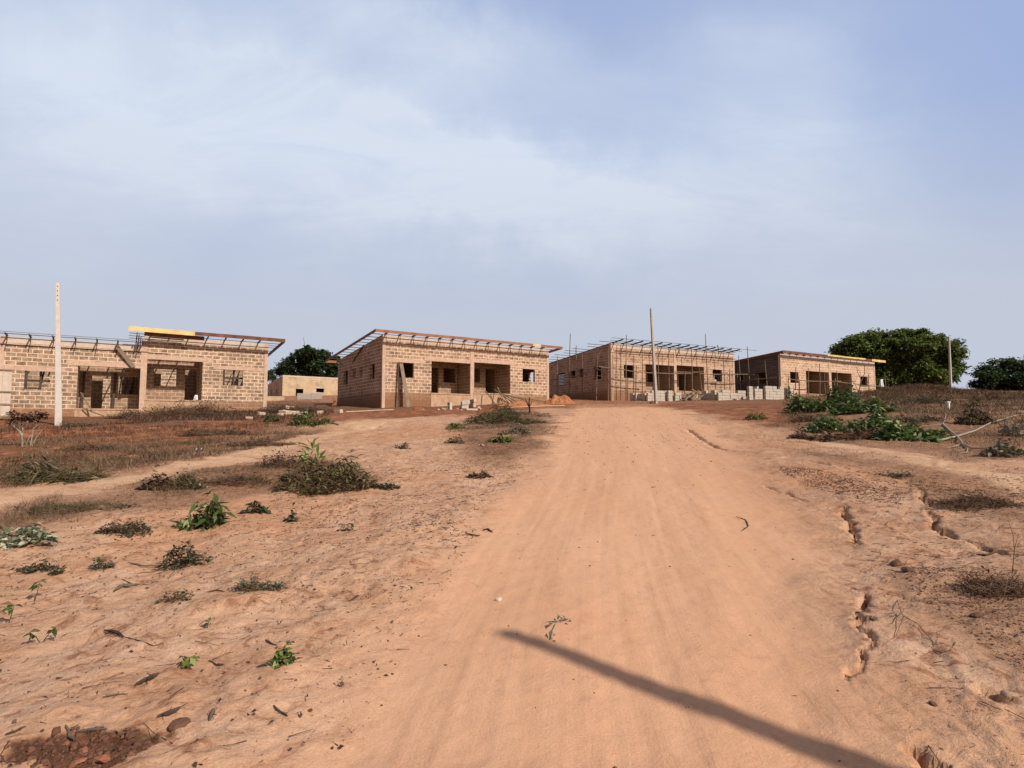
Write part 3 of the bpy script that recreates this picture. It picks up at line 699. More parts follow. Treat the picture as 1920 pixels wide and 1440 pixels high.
# far bungalow between houses one and two
def far_house():
    p = ray(529, 746); k = 92/p[1]; c = p*k; yaw = R(53); d = Vector((math.sin(yaw), math.cos(yaw)))
    root = empty('block_bungalow', (c[0], c[1], CAMZ+c[2]), math.pi/2-yaw, label='low pale bungalow far off in the gap, in front of the dense tree', cat='house', group='unfinished block bungalows')
    mb = MB(); wall(mb, (0, 0), (14, 0), TH, (0, 1), -2, lambda s: 3.6, [(2.1, 3.3, -.6, 1.55), (5.4, 6.7, 1.1, 1.75)]); obj('front_wall', mb, M['render5'], root)
    mb = MB(); wall(mb, (0, 9), (0, TH), TH, (1, 0), -2, lambda s: 3.6-.11*(9-s), [(2.0, 2.8, .6, 1.6), (5.2, 6.0, .6, 1.6)]); obj('side_wall', mb, M['render5'], root)
    mb = MB(); wall(mb, (14, TH), (14, 9), TH, (-1, 0), -2, lambda s: 3.6-.11*s); obj('side_wall', mb, M['render5'], root)
    mb = MB(); wall(mb, (14, 9), (0, 9), TH, (0, -1), -2, lambda s: 2.6); obj('back_wall', mb, M['render5'], root)
    one('ring_beam', M['conc_pale'], root, lambda mb: mb.box((-.02, -.03, 3.42), (14.02, .2, 3.66)))
    one('lintel', M['conc_pale'], root, lambda mb: mb.box((5.2, -.05, 1.75), (6.9, .1, 1.9)))
    mb = MB(); mb.quad((.1, .1, 3.5), (13.9, .1, 3.5), (13.9, 8.9, 2.55), (.1, 8.9, 2.55)); obj('unseen_roof_deck', mb, M['deck'], root)
far_house()
def low_wall(a, b, depth, y_top, y_bot, mat, label, nm='low_wall'):
    ra, rb = ray(a, y_bot), ray(b, y_bot); pa, pb = ra*depth/ra[1], rb*(depth+.8)/rb[1]; ht = (y_bot-y_top)/F*depth
    o = empty(nm, (pa[0], pa[1], CAMZ+pa[2]), math.atan2(pb[1]-pa[1], pb[0]-pa[0]), label=label, cat='wall')
    L = math.hypot(pb[0]-pa[0], pb[1]-pa[1])
    mb = MB(); wall(mb, (0, 0), (L, 0), .2, (0, 1), -1.2, lambda s: ht); obj('wall_blocks', mb, mat, o)
    one('coping', M['conc_pale'], o, lambda mb: mb.box((-.02, -.02, ht), (L+.02, .22, ht+.04)))
low_wall(494, 533, 62, 743.5, 757, M['render5'], 'low pale block wall starting at the right end of the stepped bungalow')
low_wall(557, 583, 66, 738, 751, M['panel'], 'grey concrete panel wall, left of two, below the far pale bungalow')
low_wall(583.5, 604, 67, 737, 750, M['panel'], 'grey concrete panel wall, right of two, below the far pale bungalow')

# ------------------------------------------------------------------ utility poles
def pole(label, top, base, w_top, w_base, mat, depth=None, holes=4):
    g = G(*base) if depth is None else None
    if depth is not None: r = ray(*base); g = (r*depth/r[1])[:2]
    z = height(g[0], g[1]); r = ray(*top); k = g[1]/r[1]
    tp = Vector((r[0]*k, g[1]+.05, CAMZ+r[2]*k)); bt = Vector((g[0], g[1], z))
    o = empty('utility_pole', bt, R(35), label=label, cat='pole', group='bare concrete utility poles')
    inv = Matrix.Rotation(R(-35), 3, 'Z'); v = inv @ (tp-bt)
    mb = MB(); n = 10; H_ = v.length
    P = [(v*(i/n)) for i in range(n+1)]
    for i in range(n):
        a, b = P[i], P[i+1]
        for (p, f) in ((a, i/n), (b, (i+1)/n)):
            w = (w_base+(w_top-w_base)*f)/2; c = .12*w
            for x, y in ((-w+c,-w),(w-c,-w),(w,-w+c),(w,w-c),(w-c,w),(-w+c,w),(-w,w-c),(-w,-w+c)): mb.v.append((p.x+x, p.y+y*.75, p.z-(.4 if i == 0 and f == 0 else 0)))
        m = len(mb.v)-16
        for k2 in range(8): q = (k2+1) % 8; mb.f.append((m+k2, m+q, m+8+q, m+8+k2)); mb.uv.append([(0, 0)]*4)
    m = len(mb.v)-8; mb.f.append(tuple(m+i for i in range(8))); mb.uv.append([(0, 0)]*8)
    sh_ = obj('shaft', mb, mat, o)
    for i in range(holes):
        f = .975-.033*i; p = v*f; w = (w_base+(w_top-w_base)*f)/2*.75
        mb = MB(); mb.tube([(p.x, p.y-w-.012, p.z), (p.x, p.y-w+.02, p.z)], .02, 8); obj('bolt_hole', mb, M['steel'], sh_)
    return o
pole('white concrete pole standing in front of the stepped bungalow', (106, 530), (110, 797), .125, .235, M['pole'])
pole('grey leaning concrete pole at the crest of the track, before the scaffolded bungalow', (1220.5, 578), (1230.5, 756), .13, .25, M['pole_dark'])
pole('thin pale concrete pole beside the big spreading tree', (1780, 631), (1783.5, 739), .17, .28, M['pole'], depth=62)

# ------------------------------------------------------------------ bamboo scaffolds
def scaffold(key, label, poles, ledgers):
    h = H[key]; root = empty('bamboo_scaffold', (*h['p'], h['floor']), math.pi/2-R(h['yaw']), label=label, cat='scaffold')
    def loc(kind, px, py, off):
        if kind == 'f': s, z = on_front(key, px, py, -off); return Vector((s, -off, z))
        t, z = on_side(key, px, py, -off); return Vector((-off, t, z))
    for kind, x0, y0, x1, y1, off in poles:
        a = loc(kind, x0, y0, off); b = loc(kind, x1, y1, off); m = (a+b)/2+Vector((random.uniform(-.04, .04), random.uniform(-.04, .04), 0))
        a2 = a-(b-a).normalized()*.5
        one('upright', M['bamboo'], root, lambda mb: mb.tube([a2, m, b], [.05, .045, .032], 6))
    for kind, x0, y0, x1, y1, off in ledgers:
        a = loc(kind, x0, y0, off); b = loc(kind, x1, y1, off); m = (a+b)/2-Vector((0, 0, .04))
        one('ledger', M['bamboo'], root, lambda mb: mb.tube([a, m, b], [.045, .042, .035], 6))
    return root
z5 = lambda x, y: (1020+x*.11806, 600+y*.11806)
z6 = lambda x, y: (1190+x*.11804, 600+y*.11804)
z7 = lambda x, y: (1370+x*.15625, 630+y*.15625)
up3 = [('s', *z5(208, 1190), *z5(212, 570), .7), ('s', *z5(395, 1200), *z5(419, 215), .75), ('s', *z5(598, 1280), *z5(607, 510), .8), ('s', *z5(830, 1310), *z5(850, 545), .9),
       ('s', *z5(1020, 1310), *z5(1022, 420), .55),
       ('f', *z5(1215, 1280), *z5(1218, 400), .8), ('f', *z5(1305, 1290), *z5(1309, 240), .9), ('f', *z5(1460, 1100), *z5(1468, 720), .8), ('f', *z5(1560, 1090), *z5(1557, 400), .8),
       ('f', *z6(385, 1110), *z6(368, 380), .8), ('f', *z6(912, 1280), *z6(902, 440), .9), ('f', *z6(1065, 1110), *z6(1022, 760), .9), ('f', *z6(1165, 1090), *z6(1122, 220), .9),
       ('f', *z6(1430, 1070), *z6(1405, 500), .8), ('f', *z6(1515, 1070), *z6(1512, 760), .8), ('f', *z6(795, 1180), *z6(800, 810), 1.0), ('f', *z6(545, 1000), *z6(540, 440), .6),
       ('f', *z6(1325, 470), *z6(1317, 395), .3), ('f', *z6(706, 450), *z6(703, 385), .3), ('s', *z5(512, 530), *z5(512, 400), .2)]
le3 = [('s', *z5(95, 955), *z5(430, 900), .72), ('s', *z5(390, 910), *z5(640, 855), .78), ('s', *z5(600, 862), *z5(860, 780), .85), ('s', *z5(820, 778), *z5(965, 795), .9),
       ('f', *z5(870, 740), *z5(1130, 762), .75), ('f', *z5(1195, 778), *z5(1570, 832), .85), ('f', *z6(160, 836), *z6(925, 852), .9), ('f', *z6(640, 826), *z6(1100, 824), .85),
       ('f', *z6(1030, 852), *z6(1460, 862), .9), ('f', *z6(1380, 858), *z6(1800, 860), 1.0), ('f', *z5(1050, 935), *z5(1620, 1000), .6), ('s', *z5(850, 880), *z5(920, 890), .5)]
scaffold('three', 'bamboo scaffold lashed around the bungalow with bare rafter ends', up3, le3)
up4 = [('s', *z7(85, 600), *z7(86, 405), .7), ('s', *z7(118, 620), *z7(94, 235), .9), ('s', *z7(232, 620), *z7(198, 125), .9), ('s', *z7(330, 620), *z7(330, 460), .7), ('s', *z7(440, 620), *z7(410, 290), .9),
       ('s', *z7(588, 600), *z7(585, 400), .4), ('f', *z7(780, 580), *z7(783, 370), .8), ('f', *z7(930, 720), *z7(931, 385), .8), ('f', *z7(1066, 720), *z7(1066, 330), .8), ('f', *z7(1140, 700), *z7(1126, 440), .8),
       ('f', *z7(1230, 640), *z7(1256, 505), .9), ('f', *z7(1273, 650), *z7(1274, 415), .8), ('f', *z7(1660, 610), *z7(1658, 450), .7), ('f', *z7(690, 590), *z7(690, 480), .7), ('f', *z7(828, 700), *z7(828, 520), .5)]
le4 = [('s', *z7(30, 460), *z7(285, 462), .9), ('s', *z7(40, 545), *z7(240, 522), .8), ('s', *z7(210, 525), *z7(550, 495), .85), ('f', *z7(580, 512), *z7(640, 490), .6),
       ('f', *z7(690, 515), *z7(925, 540), .85), ('f', *z7(890, 540), *z7(1325, 543), .85), ('f', *z7(1255, 540), *z7(1440, 570), .9), ('f', *z7(1450, 540), *z7(1500, 548), .8),
       ('f', *z7(1480, 572), *z7(1640, 600), .8), ('f', *z7(1640, 592), *z7(1770, 600), .7)]
scaffold('four', 'bamboo scaffold standing before the bungalow with the dark side wall', up4, le4)

# ------------------------------------------------------------------ block stacks at the crest
bl = MB(); bw, bd, bh = .432, .212, .2125; e = .010
def bevel_box(mb, x, y, z, e):
    import bmesh
    bm = bmesh.new(); bmesh.ops.create_cube(bm, size=1.)
    for v in bm.verts: v.co = Vector((v.co.x*x, v.co.y*y, (v.co.z+.5)*z))
    bmesh.ops.bevel(bm, geom=bm.edges[:], offset=e, segments=1, affect='EDGES')
    me = bpy.data.meshes.new('concrete_block'); bm.to_mesh(me); bm.free(); return me
BLK = bevel_box(bl, bw, bd, bh, e); BLK.materials.append(M['stack'])
ORD = ['bottom', 'second', 'third', 'fourth', 'fifth', 'sixth']; NTH = ['first', 'second', 'third', 'fourth', 'fifth', 'sixth', 'seventh', 'eighth', 'ninth', 'tenth']
def stack(name, px, py, cols, rows, deep, yaw=62., headers=False):
    g = G(px, py); a = R(yaw); d = Vector((math.sin(a), math.cos(a))); b = Vector((-math.cos(a), math.sin(a)))
    z0 = min(height(g[0], g[1]), height(g[0]+d.x*cols*.3, g[1]+d.y*cols*.3))-.01
    ang = math.pi/2-a; step = .232 if headers else .456
    for r in range(rows):
        for c in range(cols):
            if r == rows-1 and random.random() < .3: continue
            put(name, g+np.array(d)*(c*step+step/2+random.uniform(-.015, .015)+(.0 if r % 2 == 0 else .01))+np.array(b)*(.2+random.uniform(-.02, .02)), z0+r*.2245, ang+(math.pi/2 if headers else 0)+random.uniform(-.03, .03),
                f'grey block, {ORD[r]} course, {NTH[c]} along the front, {name}')
        for k in range(1, deep):
            if r == rows-1 and random.random() < .35: continue
            put(name, g+np.array(d)*(.115+random.uniform(-.02, .02))+np.array(b)*(.2+k*.456+.02), z0+r*.2245, ang+math.pi/2+random.uniform(-.03, .03), f'grey block, {ORD[r]} course, {NTH[k-1]} back on the shaded end, {name}')
def put(name, p, z, ang, label):
    o = bpy.data.objects.new('concrete_block', BLK); COL.objects.link(o); o.location = (p[0], p[1], z); o.rotation_euler = (0, 0, ang)
    tag(o, label, 'concrete block', 'blocks of the '+name)
stack('narrow stack beside the leaning pole', 1194, 752, 1, 4, 2)
stack('stack behind the leaning pole', 1216, 752.5, 5, 4, 3)
stack('slim stack past the leaning pole', 1255, 751.5, 1, 4, 3)
stack('stack by the plank fence', 1268, 751, 2, 3, 2)
stack('longest stack', 1349, 750.5, 7, 4, 5)
stack('slim stack beside the longest stack', 1407, 750, 1, 5, 1)
stack('short stack before the wide one', 1418, 749.5, 2, 4, 2)
stack('wide uneven stack', 1438, 749, 5, 5, 3)
stack('end stack at the far bungalow', 1483, 747, 1, 5, 2)
# --- twigs, leaves, grasses (numpy) ---
def leaf_quads(P, size, wid=.45, flat=.4, droop=.2, vertical=0.):
    """folded leaves at points P"""
    n = len(P); th = RNG.uniform(0, 2*np.pi, n); el = RNG.normal(-droop, .6*flat+.2, n)+vertical
    d = np.stack([np.cos(th)*np.cos(el), np.sin(th)*np.cos(el), np.sin(el)], 1)
    up = np.stack([RNG.normal(0, flat, n), RNG.normal(0, flat, n), np.ones(n)], 1)
    s = np.cross(d, up); s /= np.linalg.norm(s, axis=1, keepdims=True)+1e-9; u = np.cross(s, d)
    L = (size*RNG.uniform(.6, 1.35, n))[:, None]; W = L*wid*.5
    a = P; b = P+d*L*.45+s*W+u*W*.35; c = P+d*L-u*L*.12; e = P+d*L*.45-s*W+u*W*.35
    V = np.stack([a, b, c, e], 1).reshape(-1, 3); Q = np.arange(4*n).reshape(n, 4)
    return V, Q
def blades(P, hgt, width, lean=.6, seg=2):
    n = len(P); th = RNG.uniform(0, 2*np.pi, n); ln = RNG.uniform(.15, 1., n)*lean; Hh = hgt*RNG.uniform(.4, 1.3, n)
    if hasattr(width, '__len__'): width = np.asarray(width)
    d = np.stack([np.cos(th)*np.sin(ln), np.sin(th)*np.sin(ln), np.cos(ln)], 1)
    ph = RNG.uniform(0, 2*np.pi, n); s = np.stack([np.cos(ph), np.sin(ph), 0*ph], 1)*(width if np.isscalar(width) else width[:, None])*.5
    m = P+d*(Hh*.55)[:, None]; tip = m+(d+np.stack([np.cos(th), np.sin(th), -ln*1.2], 1)*.45)*(Hh*.45)[:, None]
    V = np.stack([P-s, P+s, m+s*.75, m-s*.75, tip], 1).reshape(-1, 3); k = np.arange(n)[:, None]*5
    Q = np.concatenate([k+np.array([[0, 1, 2, 3]]), k+np.array([[3, 2, 4, 4]])]); return V, Q
def tris_fix(Q): return Q
def mesh_mixed(name, V, Q):
    """quads where the last two indices may repeat (triangles)"""
    tri = Q[:, 2] == Q[:, 3]; me = bpy.data.meshes.new(name)
    q4 = Q[~tri]; q3 = Q[tri][:, :3]
    me.vertices.add(len(V)); me.vertices.foreach_set('co', np.ascontiguousarray(V, np.float32).ravel())
    li = np.concatenate([q4.ravel(), q3.ravel()]).astype(np.int32); me.loops.add(len(li)); me.loops.foreach_set('vertex_index', li)
    st = np.concatenate([np.arange(len(q4))*4, len(q4)*4+np.arange(len(q3))*3]).astype(np.int32)
    me.polygons.add(len(st)); me.polygons.foreach_set('loop_start', st); me.polygons.foreach_set('loop_total', np.concatenate([np.full(len(q4), 4), np.full(len(q3), 3)]).astype(np.int32))
    me.update(calc_edges=True); return me
def twigs_np(P, D, L, r):
    """straight three-sided twigs from P along unit D"""
    n = len(P); L = np.asarray(L)[:, None]; E = P+D*L; ref = np.where(np.abs(D[:, 2:3]) > .9, [[1., 0, 0]], [[0, 0, 1.]])
    a = np.cross(D, ref); a /= np.linalg.norm(a, axis=1, keepdims=True)+1e-9; b = np.cross(D, a); V = []
    for base, rr in ((P, r), (E, r*.45)):
        for k in range(3): g = 2*math.pi*k/3; V.append(base+(a*math.cos(g)+b*math.sin(g))*(rr if np.isscalar(rr) else rr[:, None]))
    V = np.stack(V, 1).reshape(-1, 3); k = np.arange(n)[:, None]*6
    Q = np.concatenate([k+np.array([[i, (i+1) % 3, 3+(i+1) % 3, 3+i]]) for i in range(3)]); return V, Q
def rand_dir(n, el_mean=.5, el_sd=.4):
    th = RNG.uniform(0, 2*np.pi, n); el = RNG.normal(el_mean, el_sd, n)
    return np.stack([np.cos(th)*np.cos(el), np.sin(th)*np.cos(el), np.sin(el)], 1)
def scatter_px(polys, n):
    """random ground points inside polygons given in world metres"""
    out = []
    for P in polys:
        lo, hi = P.min(0), P.max(0); got = np.zeros((0, 2)); need = n//len(polys)
        while len(got) < need:
            q = RNG.uniform(lo, hi, (need*3, 2)); q = q[poly_sd(q[:, 0], q[:, 1], P) < 0]; got = np.concatenate([got, q])
        out.append(got[:need])
    q = np.concatenate(out); return q
def lift(q, dz=0.): return np.column_stack([q, height(q[:, 0], q[:, 1])+dz])

def clump(name, label, cat, px, py, w_px, h_px, leaf='leaf', n=300, size=.1, nt=40, twig='twig', depth_f=.6, wid=.45, tall=1., tr=.006, group=None, mix=None, vert=0., droop=.2, flat=.5):
    """heap of cut branches or a small plant: twigs and leaves as its two parts"""
    c = on_ground(px, py); k = c.y/F; W = w_px*k*.5; Hh = max(h_px*k*(1.0 if name == 'cut_branches' else 1.3), .02)
    root = empty(name, c, random.uniform(0, 6), label=label, cat=cat, group=group)
    lean = W*depth_f
    def pts(m, f=1.):
        r = np.sqrt(RNG.uniform(0, 1, m)); a = RNG.uniform(0, 2*np.pi, m)
        x = r*np.cos(a)*W*f; y = r*np.sin(a)*lean*f
        lump = .55+.75*vnoise(x*2.2/W+px, y*2.2/W, 5)+.25*vnoise(x*6/W+px, y*6/W, 6)
        z = Hh*np.maximum(.02, (1-r**2)**.7*lump)*RNG.uniform(.15, 1., m)**.6*tall
        return np.stack([x, y, z], 1)
    rz = -root.rotation_euler.z; cs, sn = math.cos(rz), math.sin(rz)
    def loc(P): return np.stack([P[:, 0]*cs-P[:, 1]*sn, P[:, 0]*sn+P[:, 1]*cs, P[:, 2]], 1)
    if nt:
        p = pts(nt, .8); p[:, 2] *= .5; d = rand_dir(nt, .22, .32); V, Q = twigs_np(loc(p), d, RNG.uniform(.2, .8, nt)*min(max(Hh*1.1, W*.3), W*.6), tr)
        obj('twigs', np_mesh('twigs', V, Q), M[twig], root)
    if n:
        V, Q = leaf_quads(loc(pts(n)), size, wid, flat, droop, vert); obj('leaves', np_mesh('leaves', V, Q), M[leaf], root)
    if mix:
        lf, n2, s2 = mix; q = pts(n2, .85); V, Q = leaf_quads(loc(q), s2, wid, flat, droop, vert); obj('fresh_leaves', np_mesh('fresh_leaves', V, Q), M[lf], root)
    return root
# heaps of cut green branches on the right
clump('cut_branches', 'dark green heap of cut branches in front of the porch of the dark-sided bungalow', 'branches', 1552, 768, 150, 52, 'leaf', 1300, .26, 60)
clump('cut_branches', 'tall green heap of cut branches left of the bare sapling', 'branches', 1578, 757, 60, 42, 'leaf', 500, .30, 40)
clump('cut_branches', 'olive heap of cut branches with bare twigs, topmost on the right slope', 'branches', 1622, 775, 120, 52, 'leaf', 800, .22, 140, twig='bark', mix=('leaf_lime', 90, .2))
clump('cut_branches', 'glossy leafy branch heap at the left end of the lower row', 'branches', 1550, 809, 92, 38, 'leaf_gloss', 900, .15, 40)
clump('cut_branches', 'large glossy branch heap in the middle of the lower row', 'branches', 1620, 806, 120, 62, 'leaf_gloss', 1300, .20, 80, mix=('leaf_lime', 60, .22))
clump('cut_branches', 'glossy leafy branch heap touching the butt of the fallen grey branch', 'branches', 1700, 826, 110, 46, 'leaf_gloss', 1200, .16, 60, mix=('leaf_lime', 90, .16))
clump('cut_branches', 'small leafy branch end beside the fallen grey branch', 'branches', 1752, 824, 50, 30, 'leaf_gloss', 350, .14, 20)
clump('brush_heap', 'long low heap of brown dead brush below the glossy branches', 'brush', 1605, 824, 170, 24, 'leaf_brown', 500, .12, 700, depth_f=.35)
clump('brush_heap', 'dark brown round dead shrub at the left foot of the glossy branches', 'brush', 1504, 823, 50, 26, 'leaf_brown', 250, .08, 350)
clump('brush_heap', 'brown leafy bush behind the fallen grey branch', 'brush', 1830, 793, 70, 34, 'leaf_brown', 500, .14, 150, mix=('leaf', 60, .14))
clump('brush_heap', 'grey spiky dry grass tuft at the right edge', 'brush', 1905, 818, 60, 36, 'leaf_grey', 160, .3, 60, wid=.12, vert=.8)
clump('brush_heap', 'brown brush mound on the right slope just above the marker post', 'brush', 1740, 757, 100, 22, 'leaf_brown', 300, .12, 500, twig='grass_olive', depth_f=.5)
clump('brush_heap', 'olive brush mound behind the topmost olive branch heap', 'brush', 1668, 752, 90, 20, 'grass_olive', 500, .14, 400, twig='grass_olive', depth_f=.5, wid=.2)
clump('brush_heap', 'rusty brush ridge under the low dark tree at the right edge', 'brush', 1880, 752, 130, 24, 'leaf_brown', 500, .14, 700, depth_f=.4)
clump('brush_heap', 'low tangle of brown stalks between the marker post and the glossy branches', 'brush', 1715, 790, 120, 18, 'leaf_brown', 300, .10, 600, twig='grass_olive', depth_f=.5)
clump('brush_heap', 'brown dead brush strip between the two rows of green branches', 'brush', 1530, 790, 110, 18, 'leaf_brown', 300, .10, 500, depth_f=.4)
clump('brush_heap', 'pale dry brush right of the forked branch tip at the right edge', 'brush', 1890, 850, 90, 22, 'leaf_grey', 200, .12, 260, twig='grass_olive', depth_f=.5)
clump('weed_tuft', 'green weed tuft at the right shoulder of the crest', 'weed', 1418, 787, 44, 14, 'leaf', 250, .12, 20)
clump('weed_tuft', 'green weed growing at the foot of the end block stack', 'weed', 1487, 752, 26, 26, 'leaf', 160, .2, 20)
# left and middle
clump('brush_heap', 'big mixed heap of brown brush and green leaves on the left slope', 'brush', 612, 912, 185, 64, 'grass_olive', 1100, .13, 900, twig='twig', mix=('leaf_lime', 260, .11), tr=.004, wid=.22)
clump('brush_heap', 'brown bramble-like arm reaching left from the big mixed heap', 'brush', 525, 880, 90, 34, 'leaf_brown', 260, .06, 300)
clump('brush_heap', 'thin brown weeds at the foot of the white pole', 'brush', 150, 800, 90, 16, 'leaf_brown', 160, .09, 500, twig='twig', depth_f=.4)
clump('brush_heap', 'rusty dry weeds on the orange bank before the dead shrub', 'brush', 170, 845, 120, 16, 'leaf_brown', 200, .08, 600, twig='twig', depth_f=.4)
clump('brush_heap', 'dark dry weeds in the middle of the left slope above the plastic scrap', 'brush', 400, 815, 150, 18, 'leaf_brown', 260, .09, 800, twig='twig', depth_f=.4)
clump('brush_heap', 'straw-brown brush sprawled under the sandy path at the far left', 'brush', 150, 962, 230, 24, 'leaf_brown', 240, .05, 900, twig='grass_olive', tr=.003, depth_f=.5)
clump('brush_heap', 'dry brush spreading between the curled bush and the big mixed heap', 'brush', 445, 905, 150, 22, 'leaf_brown', 260, .05, 800, tr=.003, depth_f=.5)
clump('brush_heap', 'dark dead brush strip on the far side of the sandy path, before the plastic scrap', 'brush', 490, 836, 150, 16, 'leaf_brown', 300, .08, 700, tr=.005, depth_f=.4)
clump('brush_heap', 'dark scorched leaves trailing right from the big mixed heap', 'brush', 715, 908, 70, 8, 'leaf_dark', 420, .06, 90, tr=.004, depth_f=.6)
clump('banana_leaf', 'upright bright green leaf shoot on top of the big mixed heap', 'plant', 588, 868, 34, 40, 'leaf_lime', 22, .25, 0, wid=.22, vert=1.1, flat=.2)
clump('dead_bush', 'dead bush with curled dark leaves beside the sandy footpath', 'bush', 296, 917, 66, 44, 'leaf_brown', 480, .075, 120, wid=.6)
clump('dead_bush', 'straw-brown grass bush right of the dark curled bush', 'bush', 352, 915, 70, 38, 'leaf_grey', 60, .07, 700, twig='grass_olive')
clump('cut_branch', 'cut branch with big drooping green leaves lying on bare crust', 'branch', 375, 985, 96, 52, 'leaf_gloss', 190, .15, 26, wid=.30, droop=.7, tr=.007, mix=('leaf_dark', 130, .13))
clump('weed_tuft', 'small dark green weed right of the drooping branch', 'weed', 480, 962, 42, 20, 'leaf_dark', 90, .09, 30, mix=('leaf', 40, .08))
clump('weed_tuft', 'lone green sprig right of the small dark weed', 'weed', 547, 974, 24, 20, 'leaf_dark', 40, .09, 8)
clump('cut_branch', 'branch of pale-backed leaves at the left edge', 'branch', 35, 1020, 120, 34, 'leaf_silver', 330, .09, 30, wid=.55)
clump('cut_branch', 'dark feathery branch lying between the pale leaves and the drooping branch', 'branch', 230, 1000, 100, 24, 'leaf_dark', 900, .035, 40)
clump('cut_branch', 'leafy branch with a long bare stem on the left crust', 'branch', 352, 1052, 96, 36, 'leaf_dark', 520, .045, 40)
clump('cut_branch', 'thin dark green frond near the left edge', 'branch', 70, 1058, 70, 16, 'leaf_dark', 300, .035, 14)
clump('weed_tuft', 'grey-green ferny tuft between the frond and the long-stemmed branch', 'weed', 192, 1058, 44, 22, 'leaf_grey', 220, .03, 60, mix=('leaf', 90, .03))
clump('cut_branch', 'short dark leaf scrap right of the frond', 'branch', 106, 1066, 26, 12, 'leaf_dark', 70, .04, 6)
clump('cut_branch', 'twiggy mat of fine dry leaves on the middle of the left crust', 'branch', 485, 1112, 100, 30, 'leaf_grey', 420, .028, 160, mix=('leaf', 160, .03), tr=.003)
clump('cut_branch', 'thin forked twig with small leaves left of the twiggy mat', 'branch', 330, 1128, 60, 22, 'leaf_dark', 80, .035, 40, tr=.003)
def seedling(label, px, py, h_px, leaf='leaf', n=3, size=.05, spread=.0, stems_=1):
    c = on_ground(px, py); k = c.y/F; Hh = h_px*k; root = empty('seedling', c, 0, label=label, cat='seedling'); P = []; mb = MB()
    for q in range(stems_):
        a = random.uniform(0, 6.3) if stems_ > 1 else .6; top = Vector((math.cos(a)*(spread+.2*Hh), math.sin(a)*(spread+.2*Hh), Hh)); mid = top*.5+Vector((.03*Hh, 0, .08*Hh))
        mb.tube([(0, 0, -.01), mid, top], [.0035, .003, .0018], 5)
        for i in range(n):
            f = .5+.5*(i+1)/n; p = mid.lerp(top, 2*f-1); P += [p, p, p] if i == n-1 else [p, p]
    obj('stem', mb, M['grass_olive'], root)
    V, Q = leaf_quads(np.array([tuple(p) for p in P]), size, .6, .35, .35); obj('leaves', np_mesh('leaves', V, Q), M[leaf], root)
seedling('seedling with two leaf pairs, upper of those by the left edge', 65, 1112, 36, 'leaf', 3, .075)
seedling('seedling with hanging leaves at the left edge', 17, 1153, 32, 'leaf', 2, .08)
seedling('two-stemmed seedling with sparse leaves below the dark stick', 78, 1187, 26, 'leaf', 3, .045, .06, 2)
seedling('yellow-green seedling left of the bright sprig', 350, 1244, 22, 'leaf_lime', 3, .045, .02, 2)
seedling('tiny green seedling above the bark strips', 388, 1173, 12, 'leaf', 2, .035)
clump('green_sprig', 'bright lime leafy sprig lying near the left edge of the track', 'sprig', 530, 1248, 46, 32, 'leaf_lime', 110, .04, 6, wid=.6, mix=('leaf', 60, .035))
clump('grass_heap', 'heap of cut green grass and pale stalks near the left edge', 'grass heap', 110, 900, 190, 46, 'grass_olive', 500, .30, 500, twig='grass_olive', wid=.08)
clump('weed_tuft', 'bright green clump before the rubble between the first two bungalows', 'weed', 582, 796, 78, 24, 'leaf', 420, .17, 30, wid=.35, mix=('leaf_lime', 40, .2))
clump('weed_tuft', 'small green clump left of the pale rubble', 'weed', 510, 791, 34, 14, 'leaf', 130, .14, 12)
clump('brush_heap', 'dark olive heap of cut weeds around the charred stump', 'brush', 950, 793, 160, 26, 'leaf_dark', 900, .16, 600, twig='grass_olive', wid=.2, mix=('leaf', 350, .16))
clump('brush_heap', 'grey-green dried bunch below the charred stump', 'brush', 972, 814, 48, 18, 'leaf_grey', 220, .14, 80, wid=.25)
clump('weed_tuft', 'bright green scrap on the slope left of the stump', 'weed', 855, 806, 36, 12, 'leaf_lime', 90, .13, 8, mix=('leaf', 60, .12))
clump('weed_tuft', 'pale lime leaf bunch lowest in the brown patch', 'weed', 938, 831, 46, 16, 'leaf_lime', 60, .15, 10, mix=('leaf_dark', 120, .12))
clump('brush_heap', 'small grey-brown tuft at the left end of the brown patch', 'brush', 852, 830, 36, 14, 'leaf_dark', 160, .08, 120)
clump('weed_tuft', 'low dark weed on the bare slope below the second bungalow', 'weed', 753, 843, 30, 10, 'leaf_dark', 90, .09, 10)
clump('weed_tuft', 'flat olive weed mat at the left edge of the track', 'weed', 897, 892, 46, 12, 'grass_olive', 420, .05, 120)
clump('weed_tuft', 'low green weed mid-slope left of the track', 'weed', 650, 996, 36, 12, 'leaf_dark', 60, .05, 20)
clump('brush_heap', 'large mound of brown brush at the right end of the stepped bungalow', 'brush', 555, 774, 130, 34, 'leaf_brown', 400, .15, 1400, depth_f=.5)
clump('brush_heap', 'brown brush banked against the raised porch of the stepped bungalow', 'brush', 350, 782, 220, 30, 'leaf_brown', 400, .14, 1800, depth_f=.3)
clump('brush_heap', 'brown thorny brush against the lower porch beside the leaning sticks', 'brush', 240, 784, 90, 24, 'leaf_brown', 250, .12, 800, depth_f=.4)
clump('brush_heap', 'dried brown creeper mat at the right edge near the camera', 'brush', 1880, 1105, 170, 40, 'leaf_brown', 260, .03, 500, tr=.003, depth_f=.6)
clump('brush_heap', 'low reddish-brown mat beside the longest crack', 'brush', 1830, 950, 170, 22, 'leaf_brown', 500, .03, 900, tr=.003, depth_f=.5)
clump('weed_tuft', 'thin green grass tuft above the cracks', 'weed', 1690, 897, 60, 14, 'grass_olive', 150, .10, 90, twig='grass_olive', wid=.1, tr=.003)
clump('weed_tuft', 'thin dry weed left of the green grass tuft above the cracks', 'weed', 1655, 894, 34, 24, 'leaf_brown', 40, .04, 40, tr=.003)

